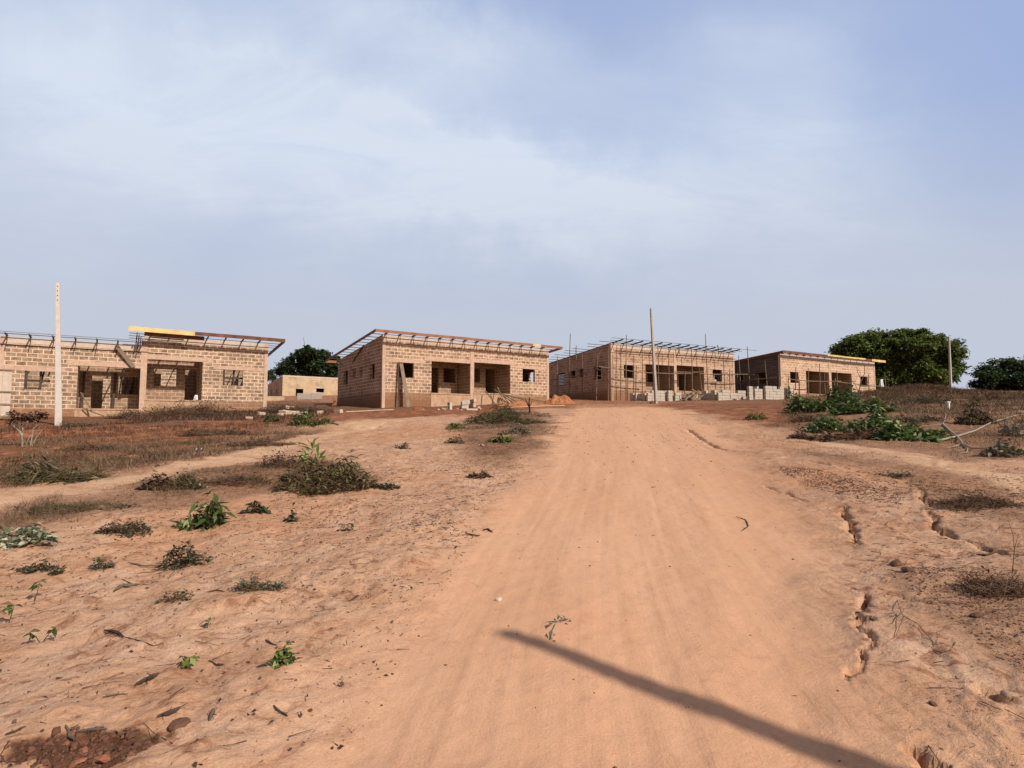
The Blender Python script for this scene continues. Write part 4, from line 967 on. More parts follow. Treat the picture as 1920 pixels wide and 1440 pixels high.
# dead shrub with pale stems
def stems(name, label, cat, base, lines, r0, mat, group=None, lying=False):
    c = on_ground(*base); root = empty(name, c, 0, label=label, cat=cat, group=group)
    for ln, rr in lines:
        pts = []
        for i, (px, py) in enumerate(ln):
            if lying: pts.append(on_ground(px, py, rr*.6+.03*random.random())-c); continue
            r = ray(px, py); k = (c.y+random.uniform(-.15, .15)*(i > 0)*min(1, c.y*.05))/r[1]; pts.append(Vector((r[0]*k, r[1]*k, CAMZ+r[2]*k))-c)
        one('stem', M[mat], root, lambda mb: mb.tube(pts, [rr*.55*(1-.6*i/(len(pts)-1)) for i in range(len(pts))], 6))
    return root, c
root, c = stems('dead_shrub', 'dead shrub with pale bare stems and dark seed heads near the white pole', 'shrub', (45, 838),
    [([(42,838),(41,818),(36,800)],.05),([(41,820),(36,808),(27,800),(22,790)],.03),([(42,818),(43,800),(50,792)],.035),([(57,838),(60,818),(63,802),(65,790)],.04),([(63,804),(75,793)],.025),([(48,838),(52,825),(58,815)],.03),([(60,836),(68,820),(80,806)],.028),([(62,832),(72,825),(82,820)],.022),([(36,800),(30,785)],.02),([(65,792),(70,778)],.02)], .05, 'bark_pale')
k = c.y/F
for px, py, w, hh in ((25, 776, 14, 6), (38, 783, 16, 8), (47, 784, 10, 6), (72, 778, 12, 6), (62, 786, 12, 6), (80, 778, 8, 4), (28, 790, 10, 6)):
    m = 60; r = ray(px, py)*c.y/ray(px, py)[1]; q = np.array([r[0]-c.x, 0, CAMZ+r[2]-c.z])
    V, Q = leaf_quads(q+np.stack([RNG.normal(0, w*k*.5, m), RNG.normal(0, w*k*.5, m), RNG.normal(0, hh*k*.6, m)], 1), .09, .7); obj('seed_head', np_mesh('seed_head', V, Q), M['leaf_brown'], root)
# fallen grey branch
root, c = stems('fallen_branch', 'long forked grey branch fallen on the right slope', 'branch', (1797, 826),
    [([(1728,827),(1765,827),(1796,821),(1830,808),(1858,794),(1890,788),(1908,779),(1930,776)],.055),
     ([(1768,796),(1782,807),(1794,821),(1806,834),(1822,839),(1845,841),(1860,849),(1872,852)],.05),
     ([(1768,796),(1750,797),(1728,799)],.022),([(1768,796),(1774,780),(1779,768)],.03),([(1803,831),(1790,836),(1775,838)],.022),([(1815,837),(1812,845),(1800,847),(1790,845)],.022),([(1888,789),(1882,780)],.02),([(1902,781),(1915,790)],.02)], .05, 'bark_pale', lying=True)
# bare sapling and small bare twigs
stems('bare_sapling', 'bare dark sapling standing before the bungalow with the dark side wall', 'sapling', (1610, 757),
    [([(1608,757),(1611,730),(1615,715),(1621,700),(1621,684)],.06),([(1615,714),(1609,700),(1606,688)],.035),([(1610,735),(1604,722),(1598,714)],.03),([(1612,725),(1614,705),(1612,692)],.025)], .05, 'bark')
stems('dry_twig', 'thin upright dry twig on the right slope between the branch heaps', 'twig', (1690, 788), [([(1690,788),(1689,775),(1680,760)],.03),([(1689,775),(1697,785)],.02)], .03, 'twig')
stems('dry_twig', 'tall thin dry creeper stem at the right edge near the camera', 'twig', (1898, 1075), [([(1898,1075),(1902,1030),(1899,1000),(1890,975)],.006),([(1902,1030),(1910,1000)],.004),([(1899,1050),(1915,1035)],.004)], .006, 'twig')
stems('dry_twig', 'looping dry vine twig with small buds on the crust right of the deep crack', 'twig', (1690, 1160), [([(1682,1120),(1686,1150),(1695,1180),(1720,1190),(1755,1225),(1765,1205),(1782,1195)],.005),([(1695,1182),(1680,1205),(1660,1222)],.004),([(1755,1225),(1760,1230),(1735,1238)],.003)], .005, 'twig', lying=True)
# charred stump
root, c = stems('charred_stump', 'charred forked stump beside the track near its crest', 'stump', (993, 774), [([(993,776),(993,765),(992,755),(993,745)],.11),([(993,764),(988,755),(985,748)],.08),([(993,762),(998,752)],.05)], .1, 'char')

# ------------------------------------------------------------------ brush and grass too dense to count
def grass(name, polys, n, hgt, wid, mat, lean=.9, hump=None):
    q = scatter_px(polys, n) if hump is None else hump
    road, red, lit, path, grav = masks(q[:, 0].copy(), q[:, 1].copy())
    q = q[(road+path < .35) & (vnoise(q[:, 0]*.8, q[:, 1]*.8, 77)+.55*vnoise(q[:, 0]*2.3, q[:, 1]*2.3, 78) > -.25)]
    if hump is not None: q = hump
    for hh in HOUSES.values():
        dx = q[:, 0]-hh['p'][0]; dy = q[:, 1]-hh['p'][1]; s = dx*hh['d'][0]+dy*hh['d'][1]; t = dx*hh['b'][0]+dy*hh['b'][1]
        q = q[~((s > hh['s0']-.3) & (s < hh['L']+.3) & (t > -.3) & (t < hh['D']+.3))]
    P = lift(q, -.01); d = np.hypot(q[:, 0], q[:, 1])
    sz = hgt*(.6+.8*np.clip(vnoise(q[:, 0]*.5, q[:, 1]*.5, 79)+.4, 0, 1))
    V, Q = blades(P, sz, wid*np.clip(d/20, .35, 2.), lean)
    obj(name, mesh_mixed(name, V, Q), M[mat], kind='stuff')
grass('dry_brush', [LITTER[1]], 30000, .17, .010, 'grass_dry', 1.35)
grass('dry_brush', [poly([(1560,745),(1620,722),(1760,728),(1960,734),(1990,800),(1780,795),(1660,770)])], 26000, .24, .013, 'grass_dry', 1.3)
grass('olive_grass', [poly([(1640,750),(1960,740),(1990,870),(1860,855),(1700,800)])], 16000, .19, .011, 'grass_olive', 1.25)
grass('dark_brush', [LITTER[1]], 16000, .15, .010, 'grass_dark', 1.35)
grass('olive_grass', [poly([(1440,800),(1480,760),(1700,765),(1960,790),(1960,860),(1760,850),(1560,830)])], 9000, .14, .009, 'grass_olive', 1.35)
hq = np.stack([RNG.normal(39., 4.2, 15000), RNG.normal(53.6, 1.9, 15000)], 1)
grass('dry_brush', None, 0, .36, .016, 'grass_dry', 1.15, hump=hq)
grass('straw_grass', [LITTER[1]], 3500, .24, .009, 'grass_straw', 1.4)
grass('dark_brush', [poly([(270,780),(500,768),(640,770),(560,800),(420,800),(250,815),(-80,838),(-80,805),(180,802)])], 26000, .21, .012, 'grass_dark', 1.3)
grass('dry_brush', [LITTER[2]], 6000, .14, .010, 'grass_dry', 1.35)
grass('straw_grass', [LITTER[2]], 2200, .30, .008, 'grass_straw', 1.1)
grass('dark_brush', [poly([(-80,862),(150,850),(420,812),(600,806),(540,832),(400,858),(250,880),(-80,935)])], 9000, .17, .010, 'grass_dark', 1.35)
grass('olive_grass', [poly([(-80,850),(80,838),(420,808),(520,830),(300,872),(0,905),(-80,925)])], 6000, .16, .009, 'grass_olive', 1.3)
grass('dry_brush', [LITTER[3]], 15000, .11, .006, 'grass_dry', 1.35)
grass('dark_brush', [LITTER[3]], 6000, .09, .006, 'grass_dark', 1.4)
zone = poly([(-60,975),(300,930),(720,920),(640,1060),(560,1150),(-60,1150)])
grass('dry_brush', [zone], 9000, .045, .003, 'grass_dark', 1.4)
grass('straw_grass', [zone], 2200, .06, .003, 'grass_straw', 1.45)
grass('straw_grass', [LITTER[3], poly([(-60,980),(150,940),(330,905),(420,930),(250,970),(0,1005)])], 4200, .14, .004, 'grass_straw', 1.4)
grass('dark_brush', [LITTER[0]], 20000, .11, .008, 'grass_dark', 1.35)
grass('olive_grass', [poly([(860,800),(940,768),(1030,775),(1040,795),(960,806)])], 4000, .14, .009, 'grass_olive', 1.2)
grass('dry_brush', [LITTER[4]], 8000, .06, .003, 'grass_dry', 1.38)
grass('dry_brush', [LITTER[5], poly([(1640,850),(1800,862),(1960,890),(1980,930),(1800,890)])], 9000, .06, .004, 'grass_dry', 1.38)
grass('dry_brush', [poly([(1400,790),(1480,775),(1520,830),(1620,842),(1800,870),(1960,905),(1960,950),(1700,890),(1500,850),(1420,830)])], 9000, .07, .005, 'grass_dry', 1.38)

# scattered chips, leaf scraps and pellets of earth on the bare crust
def bits():
    n = 4200
    q = np.concatenate([scatter_px([poly([(-100,1000),(700,930),(900,1000),(640,1440),(-100,1560)])], n), scatter_px([poly([(1560,880),(1950,900),(2100,1500),(1750,1500)])], 2600), scatter_px([poly([(480,850),(1000,870),(860,1000),(520,980)])], 2600), scatter_px([ROAD], 260)])
    keep = vnoise(q[:, 0]*1.3, q[:, 1]*1.3, 5)+RNG.normal(0, .5, len(q)) > .1; q = q[keep]
    P = lift(q, .004); d = rand_dir(len(P), .03, .12); V, Q = twigs_np(P, d, RNG.exponential(.028, len(P))*np.clip(q[:, 1]*.12, .45, 1.6)+.008, .0022*np.clip(q[:, 1]*.28, .8, 2.2))
    q2 = np.concatenate([scatter_px([poly([(-100,990),(700,930),(900,1000),(640,1440),(-100,1560)])], 130), scatter_px([poly([(480,850),(1000,870),(860,1000),(520,980)])], 130), scatter_px([poly([(1560,880),(1950,900),(2100,1500),(1750,1500)])], 150)])
    P2 = lift(q2, .006); d2 = rand_dir(len(P2), .0, .07); L2_ = RNG.uniform(.04, .16, len(P2)); V2, Q2 = twigs_np(P2, d2, L2_, .0028); d3 = d2+RNG.normal(0, .35, d2.shape)*[1, 1, .2]; d3 /= np.linalg.norm(d3, axis=1, keepdims=True)
    V3, Q3 = twigs_np(P2+d2*L2_[:, None], d3, L2_*RNG.uniform(.3, .9, len(P2)), .0020)
    Q = np.concatenate([Q, Q2+len(V), Q3+len(V)+len(V2)]); V = np.concatenate([V, V2, V3])
    obj('wood_chips', np_mesh('wood_chips', V, Q), M['stick'], kind='stuff')
    q = np.concatenate([scatter_px(GRAVEL, 5200), scatter_px([ROAD], 1100), scatter_px([poly([(-100,1000),(700,930),(900,1000),(640,1440),(-100,1560)])], 700)])
    P = lift(q, .0); m = len(P); r = np.minimum(RNG.exponential(.0045, m)+.0025, .016)*np.clip(q[:, 1]*.12, .7, 1.6)
    o = np.array([[1,0,-.3],[0,1,-.3],[-1,0,-.3],[0,-1,-.3],[.7,0,.55],[0,.7,.55],[-.7,0,.55],[0,-.7,.55]])
    a = RNG.uniform(0, 6.3, m); o = np.repeat(o[None], m, 0); ox = o[:, :, 0]*np.cos(a)[:, None]-o[:, :, 1]*np.sin(a)[:, None]; oy = o[:, :, 0]*np.sin(a)[:, None]+o[:, :, 1]*np.cos(a)[:, None]
    o = np.stack([ox, oy*RNG.uniform(.55, 1., (m, 1)), o[:, :, 2]], 2)*RNG.uniform(.65, 1.25, (m, 8, 1))
    V = (P[:, None, :]+o*r[:, None, None]).reshape(-1, 3); k = np.arange(m)[:, None]*8
    Q = np.concatenate([k+np.array([[0, 1, 5, 4]]), k+np.array([[1, 2, 6, 5]]), k+np.array([[2, 3, 7, 6]]), k+np.array([[3, 0, 4, 7]]), k+np.array([[4, 5, 6, 7]])])
    obj('gravel', np_mesh('gravel', V, Q), M['stone_dark'], kind='stuff')
    c = G(150, 1412); m = 420; a = RNG.uniform(0, 6.3, m); rr = np.sqrt(RNG.uniform(0, 1, m)); q = np.stack([c[0]+.33*rr*np.cos(a), c[1]+.145*rr*np.sin(a)], 1); P = lift(q, .002); r = np.minimum(RNG.exponential(.006, m)+.003, .022)
    o = np.array([[1,0,-.3],[0,1,-.3],[-1,0,-.3],[0,-1,-.3],[.7,0,.45],[0,.7,.45],[-.7,0,.45],[0,-.7,.45]]); o = o[None]*RNG.uniform(.55, 1.3, (m, 8, 1))
    V = (P[:, None, :]+o*r[:, None, None]).reshape(-1, 3); k = np.arange(m)[:, None]*8
    Q = np.concatenate([k+np.array([[0, 1, 5, 4]]), k+np.array([[1, 2, 6, 5]]), k+np.array([[2, 3, 7, 6]]), k+np.array([[3, 0, 4, 7]]), k+np.array([[4, 5, 6, 7]])])
    obj('earth_crumbs', np_mesh('earth_crumbs', V, Q), M['crumb'], kind='stuff')
    q = scatter_px([poly([(-100,1000),(700,930),(900,1000),(640,1440),(-100,1560)]), LITTER[3]], 1300); P = lift(q, .006)
    V, Q = leaf_quads(P, .028, .6, .5, .0); obj('leaf_litter', np_mesh('leaf_litter', V, Q), M['leaf_brown'], kind='stuff')
bits()

# ------------------------------------------------------------------ individual sticks, bark, stones
def stick(name, label, cat, pts, r, mat='stick', fork=None):
    W = [on_ground(px, py, r*.6) for px, py in pts]; c = W[0]
    mb = MB(); P = []
    for i, w in enumerate(W): P.append(w-c+Vector((0, 0, random.uniform(0, r*.8))))
    Q_ = [P[0]]
    for a, b in zip(P, P[1:]): Q_ += [(a+b)/2+Vector((random.uniform(-r, r), random.uniform(-r, r), 0))*.6, b]
    n_ = len(Q_); mb.tube(Q_, [r*.35]+[r*random.uniform(.55, 1.0) for _ in Q_[1:-1]]+[r*.25], 6)
    for p_ in Q_[1:-1]:
        e_ = p_+Vector((random.uniform(-1, 1), random.uniform(-1, 1), .25))*r*4; mb.tube([p_, e_], [r*.3, r*.1], 4)
    o = obj(name, mb, M[mat], label=label, cat=cat); o.location = c; return o
stick('bark_strip', 'thick dark bark strip lying alone on the lower left crust', 'stick', [(254,1288),(275,1281),(298,1275)], .017)
stick('dead_stick', 'short charred stick lying above the long root on the left crust', 'stick', [(196,1173),(212,1180),(232,1189)], .012, 'char')
stick('dead_root', 'thin curving root running right from the charred stick', 'stick', [(212,1184),(240,1192),(262,1205),(288,1209),(308,1203)], .004)
stick('dead_stick', 'splintered stick beside the dark stone at lower left', 'stick', [(294,1361),(315,1354),(337,1342)], .013)
stick('dead_stick', 'grey upright stub right of the splintered stick', 'stick', [(393,1364),(397,1352),(399,1344)], .012, 'bark')
stick('dead_stick', 'straight dark stick nearest the left edge of the track', 'stick', [(513,1330),(527,1339),(539,1348)], .008)
stick('dead_stick', 'small dark stick left of the lime sprig, pointing at the track', 'stick', [(498,1196),(508,1203),(519,1210)], .007)
stick('dead_stick', 'grey forked stick below the long-stemmed branch', 'stick', [(214,1100),(230,1093),(258,1090)], .016, 'bark')
stick('dead_stick', 'long thin dark stick above the grey forked stick', 'stick', [(229,1082),(250,1085),(275,1086)], .008)
stick('branch_stem', 'long bare stem sticking out left of the leafy branch', 'stick', [(240,1048),(270,1051),(310,1047),(340,1040)], .010, 'bark')
stick('dead_stick', 'brown curved stick beside the twiggy mat', 'stick', [(388,1115),(405,1114),(422,1117)], .007)
stick('dead_stick', 'dark stick lying under the lime sprig', 'stick', [(481,1253),(500,1251),(515,1252)], .008)
stick('dead_stick', 'tilted dark twig at the left edge of the track, upper one', 'stick', [(655,1128),(665,1120),(673,1115)], .008)
stick('dead_stick', 'thin stick with a knob at the far lower left', 'stick', [(8,1391),(28,1384),(48,1372)], .006)
stick('dead_stick', 'crooked grey twig with a pebble below the bark strip', 'stick', [(192,1314),(220,1309),(240,1302)], .006, 'bark')
stick('dead_stick', 'forked dark twig between the seedling and the lime sprig', 'stick', [(392,1230),(405,1236),(420,1240)], .007)
stick('dead_stick', 'dark curled root piece beside the track on the left, lower of two', 'stick', [(873,1006),(888,1010),(900,1010)], .013)
stick('dead_stick', 'dark curled root piece beside the track on the left, upper of two', 'stick', [(905,1000),(915,998),(924,1002)], .012)
stick('dead_stick', 'dark stick lying across the crust right of the cracks', 'stick', [(1830,1030),(1848,1033),(1866,1030)], .012)
stick('dead_stick', 'small forked twig lying on the right half of the track', 'stick', [(1380,968),(1398,974),(1403,985),(1390,995)], .008)
stick('white_stick', 'white peeled stick lying right of the bright green clump', 'stick', [(604,793),(622,794),(636,800)], .05, 'bark_pale')
stick('dead_stick', 'pale stick lying in the pit of crumbled red earth', 'stick', [(122,1375),(130,1386),(138,1396)], .011, 'bark')
stick('dead_stick', 'grey root splinters along the rim of the pit', 'stick', [(140,1382),(165,1378),(200,1380)], .008, 'bark')
# dry leaf sprig on the track
root, c = stems('dry_sprig', 'dry sprig with a curved stem and curled leaves lying on the track', 'sprig', (1035, 1203), [([(1034,1203),(1038,1190),(1047,1176),(1060,1167)],.005)], .005, 'bark_pale')
root.rotation_euler = (0, 0, 0)
P = np.array([np.array(on_ground(px, py, .008))-np.array(c) for px, py in ((1036,1176),(1046,1170),(1060,1166),(1068,1167),(1056,1172),(1063,1173),(1042,1197),(1030,1203),(1035,1206))])
for ch in root.children: pass
V, Q = leaf_quads(P, .075, .35, .3, 0.); obj('leaves', np_mesh('leaves', V, Q), M['leaf_grey'], root)
for ch in list(root.children):
    if ch.name.startswith('stem'):
        pts = [on_ground(px, py, .012)-c for px, py in ((1034,1205),(1036,1192),(1043,1178),(1058,1166))]; mb = MB(); mb.tube(pts, [.006, .005, .004, .003], 6)
        ch.data = mb.mesh('stem'); ch.data.materials.append(M['bark_pale'])
def stone(label, px, py, r, mat='stone', flat=.6, name='stone', cat='stone', sub=2, yawr=None):
    import bmesh
    bm = bmesh.new(); bmesh.ops.create_icosphere(bm, subdivisions=sub, radius=r); sd = random.random()*99
    for v in bm.verts:
        k = 1+.28*float(vnoise(v.co.x/r*1.3+sd, v.co.y/r*1.3+v.co.z/r*2, 3)); v.co = Vector((v.co.x*k*1.15, v.co.y*k*.9, max(v.co.z*k*flat, -r*.25)))
    me = bpy.data.meshes.new(name); bm.to_mesh(me); bm.free()
    o = obj(name, me, M[mat], label=label, cat=cat); o.location = on_ground(px, py, r*flat*.35); o.rotation_euler = (random.uniform(-.2, .2), random.uniform(-.2, .2), random.uniform(0, 6)); return o
stone('pale angular stone lying alone on the middle of the track', 935, 1124, .028, 'stone', .55, sub=1)
stone('dark flat stone beside the splintered stick at lower left', 333, 1370, .045, 'stone_dark', .5)
stone('red stone slab half buried on the rim of the pit', 195, 1422, .038, 'earth_clod', .4, sub=1)
stone('red clod on the left of the pit', 122, 1400, .024, 'earth_clod', .45, sub=1)
stone('red flake in the middle of the pit', 158, 1413, .022, 'earth_clod', .35, sub=1)
stone('red flake at the bottom edge of the pit', 150, 1434, .026, 'earth_clod', .4, sub=1)
stone('dark pebble at the left edge of the track', 582, 1332, .013, 'stone_dark')
stone('dark stone on the crust above the right hand gravel', 1680, 1050, .05, 'stone_dark')
stone('dark stone lying just below its twin above the gravel', 1703, 1072, .045, 'stone_dark')
stone('dark stone wedged in the top of the deep crack', 1611, 1130, .03, 'stone_dark')
stone('dark stone pair beside the gravel near the right edge', 1830, 1166, .035, 'stone_dark')
stone('dark pebble alone on the right crust', 1750, 1325, .018, 'stone_dark')
stone('flat reddish stone on the slope below the white pole', 246, 857, .17, 'earth_red', .4)

# ------------------------------------------------------------------ things around the houses
# boards leaning by house two
def local_to_world(key, s, t, z): h = H[key]; p = np.array(h['p'])+h['d']*s+h['b']*t; return Vector((p[0], p[1], h['floor']+z))
def plank(name, label, cat, a, b, w, th, mat, up=(0, 0, 1), rnd=False):
    c = (a+b)/2; mb = MB()
    if rnd: mb.tube([a-c, Vector((0, 0, -.01)), b-c], [w*.5, w*.48, w*.4], 6)
    else: mb.beam(a-c, b-c, w, th, up)
    o = obj(name, mb, M[mat], label=label, cat=cat); o.location = c; return o
def gz(key, s, t): p = np.array(H[key]['p'])+H[key]['d']*s+H[key]['b']*t; return height(p[0], p[1])-H[key]['floor']
plank('wide_board', 'wide pale board leaning against the left window of the orange-edged bungalow', 'board', local_to_world('two', 1.62, -.75, gz('two', 1.62, -.75)), local_to_world('two', 1.32, -.06, 2.0), .26, .03, 'wood_grey', up=(.55, -.83, .3))
plank('timber_post', 'narrow dark post propped left of the wide pale board', 'post', local_to_world('two', 1.05, -.35, gz('two', 1.05, -.35)), local_to_world('two', 1.1, -.08, 2.05), .10, .06, 'rafter')
# sticks fanned out on the rubble by the porch
fan = [((638,985),(800,1195),'leftmost pale stick leaning on the porch slab'),((820,930),(935,1190),'steepest pale pole of the fan at the porch'),((765,965),(1080,1170),'pole crossing behind the steepest one in the fan'),
       ((880,1020),(1000,1185),'short dark pole under the fan'),((890,1030),(1060,1180),'fourth pole from the left in the fan'),((900,1030),(1120,1150),'brown pole in the middle of the fan'),((910,1035),(1240,1120),'long dark pole low in the fan'),((930,1050),(1600,1150),'longest thin pole, lying almost flat toward the red earth heap')]
for (a, b, lb) in fan:
    A = on_front('two', 830+a[0]*.125, 610+a[1]*.125, -.35); B = on_front('two', 830+b[0]*.125, 610+b[1]*.125, -1.6)
    zb = max(B[1], gz('two', B[0], -1.6)+.04)
    plank('bamboo_pole', lb, 'pole', local_to_world('two', A[0], -.35-.1*random.random(), A[1]), local_to_world('two', B[0], -1.6, zb), .085, .06, 'bamboo', rnd=True)
plank('timber_plank', 'long pale plank lying flat on the ground before the orange-edged bungalow', 'plank', on_ground(648, 773.5, .05), on_ground(738, 770.5, .05), .12, .05, 'cement')
plank('timber_plank', 'long pale plank lying flat below the fan of poles', 'plank', on_ground(950, 764.5, .05), on_ground(1058, 760.5, .05), .12, .05, 'cement')
# leaning sticks and frame at house one
plank('bamboo_pole', 'thin pale pole leaning in the lower porch of the stepped bungalow, upright one', 'pole', local_to_world('one', 3.75, -.5, gz('one', 3.6, -.5)+.4), local_to_world('one', 3.15, .02, .95), .07, .05, 'bamboo', rnd=True)
plank('bamboo_pole', 'short pale stick lying against the lower porch slab of the stepped bungalow', 'pole', local_to_world('one', 4.3, -.7, gz('one', 4.2, -.7)+.05), local_to_world('one', 3.3, -.2, .06), .08, .05, 'bamboo', rnd=True)
for i, (s, lb) in enumerate(((3.05, 'dark post standing left in the lower doorway of the stepped bungalow'), (4.6, 'dark plank standing right of the lower doorway of the stepped bungalow'))):
    plank('timber_post', lb, 'post', local_to_world('one', s+.1, 1.6, .0), local_to_world('one', s+.15, 1.9, 2.3), .12, .06, 'rafter')
for i in range(5):
    plank('bamboo_pole', f'pole leaning inside the lower porch window, {NTH[i]} from the left', 'pole', local_to_world('one', 4.9+.16*i, 2.9, .05), local_to_world('one', 5.1+.17*i+.2*(i % 2), 3.9, 2.7), .08, .05, 'bamboo' if i < 3 else 'rafter', rnd=True)
# formwork panel at the left edge
r = ray(2, 783); k = 29.0/r[1]; c = Vector((r[0]*k, 29.0, CAMZ+r[2]*k))
root = empty('formwork_panel', c, R(34), label='tall whitish slatted panel standing at the left edge against the stepped bungalow', cat='panel')
hgt = 90/F*29
for i in range(4): one('panel_board', M['conc_pale'], root, lambda mb: mb.box((-1.1+.36*i, 0, 0), (-.76+.36*i, .03, hgt)))
for z in (.0, .62, 1.25, hgt-.06): one('batten', M['wood_grey'], root, lambda mb: mb.box((-1.12, -.05, z+.02), (.38, -.002, z+.09)))
# white cloth sack in the right porch and the white sheet behind the hump
def cloth(name, label, px, py, w, ht, depth=None, loc=None, tip=.45):
    import bmesh
    c = loc or on_ground(px, py); bm = bmesh.new(); bmesh.ops.create_cone(bm, cap_ends=True, segments=18, radius1=w*.5, radius2=w*.5*tip, depth=ht)
    bmesh.ops.subdivide_edges(bm, edges=bm.edges[:], cuts=3, use_grid_fill=True)
    for v in bm.verts:
        a = math.atan2(v.co.y, v.co.x); f = 1+.12*math.sin(a*5+v.co.z*2/ht)+.06*math.sin(a*9); v.co.x *= f; v.co.y *= f*.7; v.co.x += .12*w*(v.co.z/ht+.5)**2; v.co.z += ht/2
    me = bpy.data.meshes.new(name); bm.to_mesh(me); bm.free(); o = obj(name, me, M['white'], smooth=True, label=label, cat='sheet'); o.location = c; return o
p = ray(1652.5, 726); c = Vector(p*49.5/p[1]); c.z += CAMZ
cloth('white_sheet', 'white cloth sheet draped upright beside the right end of the dark-sided bungalow', 0, 0, .42, .68, loc=c)
cloth('white_sack', 'crumpled white sack on the raised porch of the stepped bungalow', 0, 0, .30, .34, loc=local_to_world('one', 9.0, .05, .63), tip=.5)
p = ray(1661, 722); c = Vector(p*50/p[1]); c.z += CAMZ
plank('thin_stake', 'thin pale stake standing right of the white sheet', 'stake', c-Vector((0, 0, .3)), c+Vector((-.06, 0, 1.05)), .05, .05, 'wood_grey', rnd=True)
# small white marker post on the right slope
c = on_ground(1779, 768); root = empty('marker_post', c, .3, label='small white marker post with a flat cap on the right slope', cat='post')
one('post', M['white'], root, lambda mb: mb.box((-.035, -.035, -.1), (.035, .035, .30))); one('cap', M['white'], root, lambda mb: mb.box((-.12, -.05, .30), (.07, .05, .335)))
# rubble: loose blocks before house two
HB = MB(); HB.box((-.225, -.11, 0), (.225, -.07, .22)); HB.box((-.225, .07, 0), (.225, .11, .22)); HB.box((-.225, -.07, 0), (-.18, .07, .22)); HB.box((.18, -.07, 0), (.225, .07, .22)); HB.box((-.03, -.07, 0), (.03, .07, .22))
hb = obj('hollow_block', HB, M['stack'], label='hollow concrete block standing on end before the porch of the orange-edged bungalow', cat='concrete block'); hb.location = on_ground(845, 768.5, .22); hb.rotation_euler = (R(90), R(90), R(-32)); hb.location.z += .0
def loose(label, px, py, dz, rot, sc=(1, 1, 1), mat='stack'):
    me = BLK if mat == 'stack' else bevel_box(None, bw, bd, bh, .02)
    if mat != 'stack': me.materials.append(M[mat])
    o = bpy.data.objects.new('concrete_block', me); COL.objects.link(o); o.location = on_ground(px, py, dz); o.rotation_euler = [R(a) for a in rot]; o.scale = sc
    tag(o, label, 'concrete block', 'loose blocks lying about'); return o
loose('grey block at the bottom left of the small pile before the porch', 871, 766, .0, (0, 0, 30), (1.1, 1, 1.2)); loose('grey tilted block on top of the small pile before the porch', 873, 766, .27, (4, -10, 30), (1.3, 1, 1.1))
loose('pale block face at the right of the small pile before the porch', 886, 765, .0, (0, 0, 120), (1.5, 1, 1.3), 'cement'); loose('pale block on the right top of the small pile before the porch', 887, 765, .3, (0, 3, 122), (1.4, 1, 1.2), 'cement')
loose('pale flat block lying at the foot of the small pile before the porch', 884, 769, .0, (0, 0, 28), (1.7, 1, .6), 'cement'); loose('small pale block right of the small pile before the porch', 896, 767, .0, (0, 0, 60), (.6, 1, .7), 'cement')
for i, (px, py, s) in enumerate(((833, 769, .5), (838, 768, .35), (822, 769, .4), (858, 768, .35), (865, 769, .3), (900, 768, .4), (829, 767, .3))):
    loose(f'pale block fragment before the porch of the orange-edged bungalow, {NTH[i]} largest', px, py, 0, (random.uniform(-15, 15), random.uniform(-15, 15), random.uniform(0, 180)), (s, s*1.2, s), 'cement')
rub = [(490, 779.5, .9, 'tan block alone, second from the left end of the rubble strip'), (532, 779, 1.2, 'large tan block at the left of the main rubble cluster'), (538, 778.5, 1.2, 'large tan block touching the left block of the main rubble cluster'), (546, 778, 1.1, 'tan block in the centre of the main rubble cluster'),
       (553, 777.5, 1.0, 'tan block right of centre in the main rubble cluster'), (561, 778, .9, 'tan block at the right of the main rubble cluster'), (528, 781, .8, 'tan fragment in front of the main rubble cluster'), (570, 777.5, .9, 'tan block just behind the bright green clump'),
       (536, 775, 1.0, 'tan block lying on top of the main rubble cluster, left one'), (547, 774.5, .8, 'tan block lying on top of the main rubble cluster, right one'), (524, 780, .6, 'small tan chunk left of the main rubble cluster'), (600, 776, .8, 'tan block half hidden past the bright green clump'),
       (635, 776, 1.1, 'tan block alone below the shaded side wall of the orange-edged bungalow'), (560, 781, .6, 'small tan chunk before the right of the main rubble cluster'), (467, 786, .7, 'tan block fragment at the left end of the rubble strip')]
for i, (px, py, s, lb) in enumerate(rub):
    loose(lb, px, py, .0 if i not in (8, 9) else .22, (random.uniform(-12, 12), random.uniform(-12, 12), random.uniform(0, 180)), (s, s, s*.9), 'cement')
# red earth heap at the right end of house two, and smaller ones
def heap(label, px, py, w, ht, dep=.6, mat='earth_red', name='earth_heap'):
    c = on_ground(px, py); n = 26; mb = MB(); k = c.y/F; W = w*k/2; Hh = ht*k; idx = {}
    for i in range(n+1):
        for j in range(n+1):
            x = -1+2*i/n; y = -1+2*j/n; r = math.hypot(x, y)
            z = max(0, 1-r**1.6)*(1+.5*float(vnoise(x*2.3+px, y*2.3, 4)))+.22*float(fbm(np.array(x*6.+px), np.array(y*6.), 6, 3))*(r < .95)
            idx[i, j] = len(mb.v); mb.v.append((x*W, y*W*dep, Hh*z-.06))
    for i in range(n):
        for j in range(n): mb.f.append((idx[i, j], idx[i+1, j], idx[i+1, j+1], idx[i, j+1])); mb.uv.append([(0, 0)]*4)
    o = obj(name, mb, M[mat], label=label, cat='earth heap'); o.location = c; return o
heap('tall heap of orange-red earth at the right end of the orange-edged bungalow', 1050, 756, 62, 15); heap('low spread of red earth under the fan of poles', 985, 761, 110, 9)
heap('small dark mound of red earth before the wide pale board', 786, 769.5, 26, 9, mat='earth_clod'); heap('small orange heap at the back corner of the orange-edged bungalow', 627, 763, 10, 16)
heap('small dark clod heap at the foot of the leaning pole', 1222, 756.5, 13, 6, mat='stone_dark')
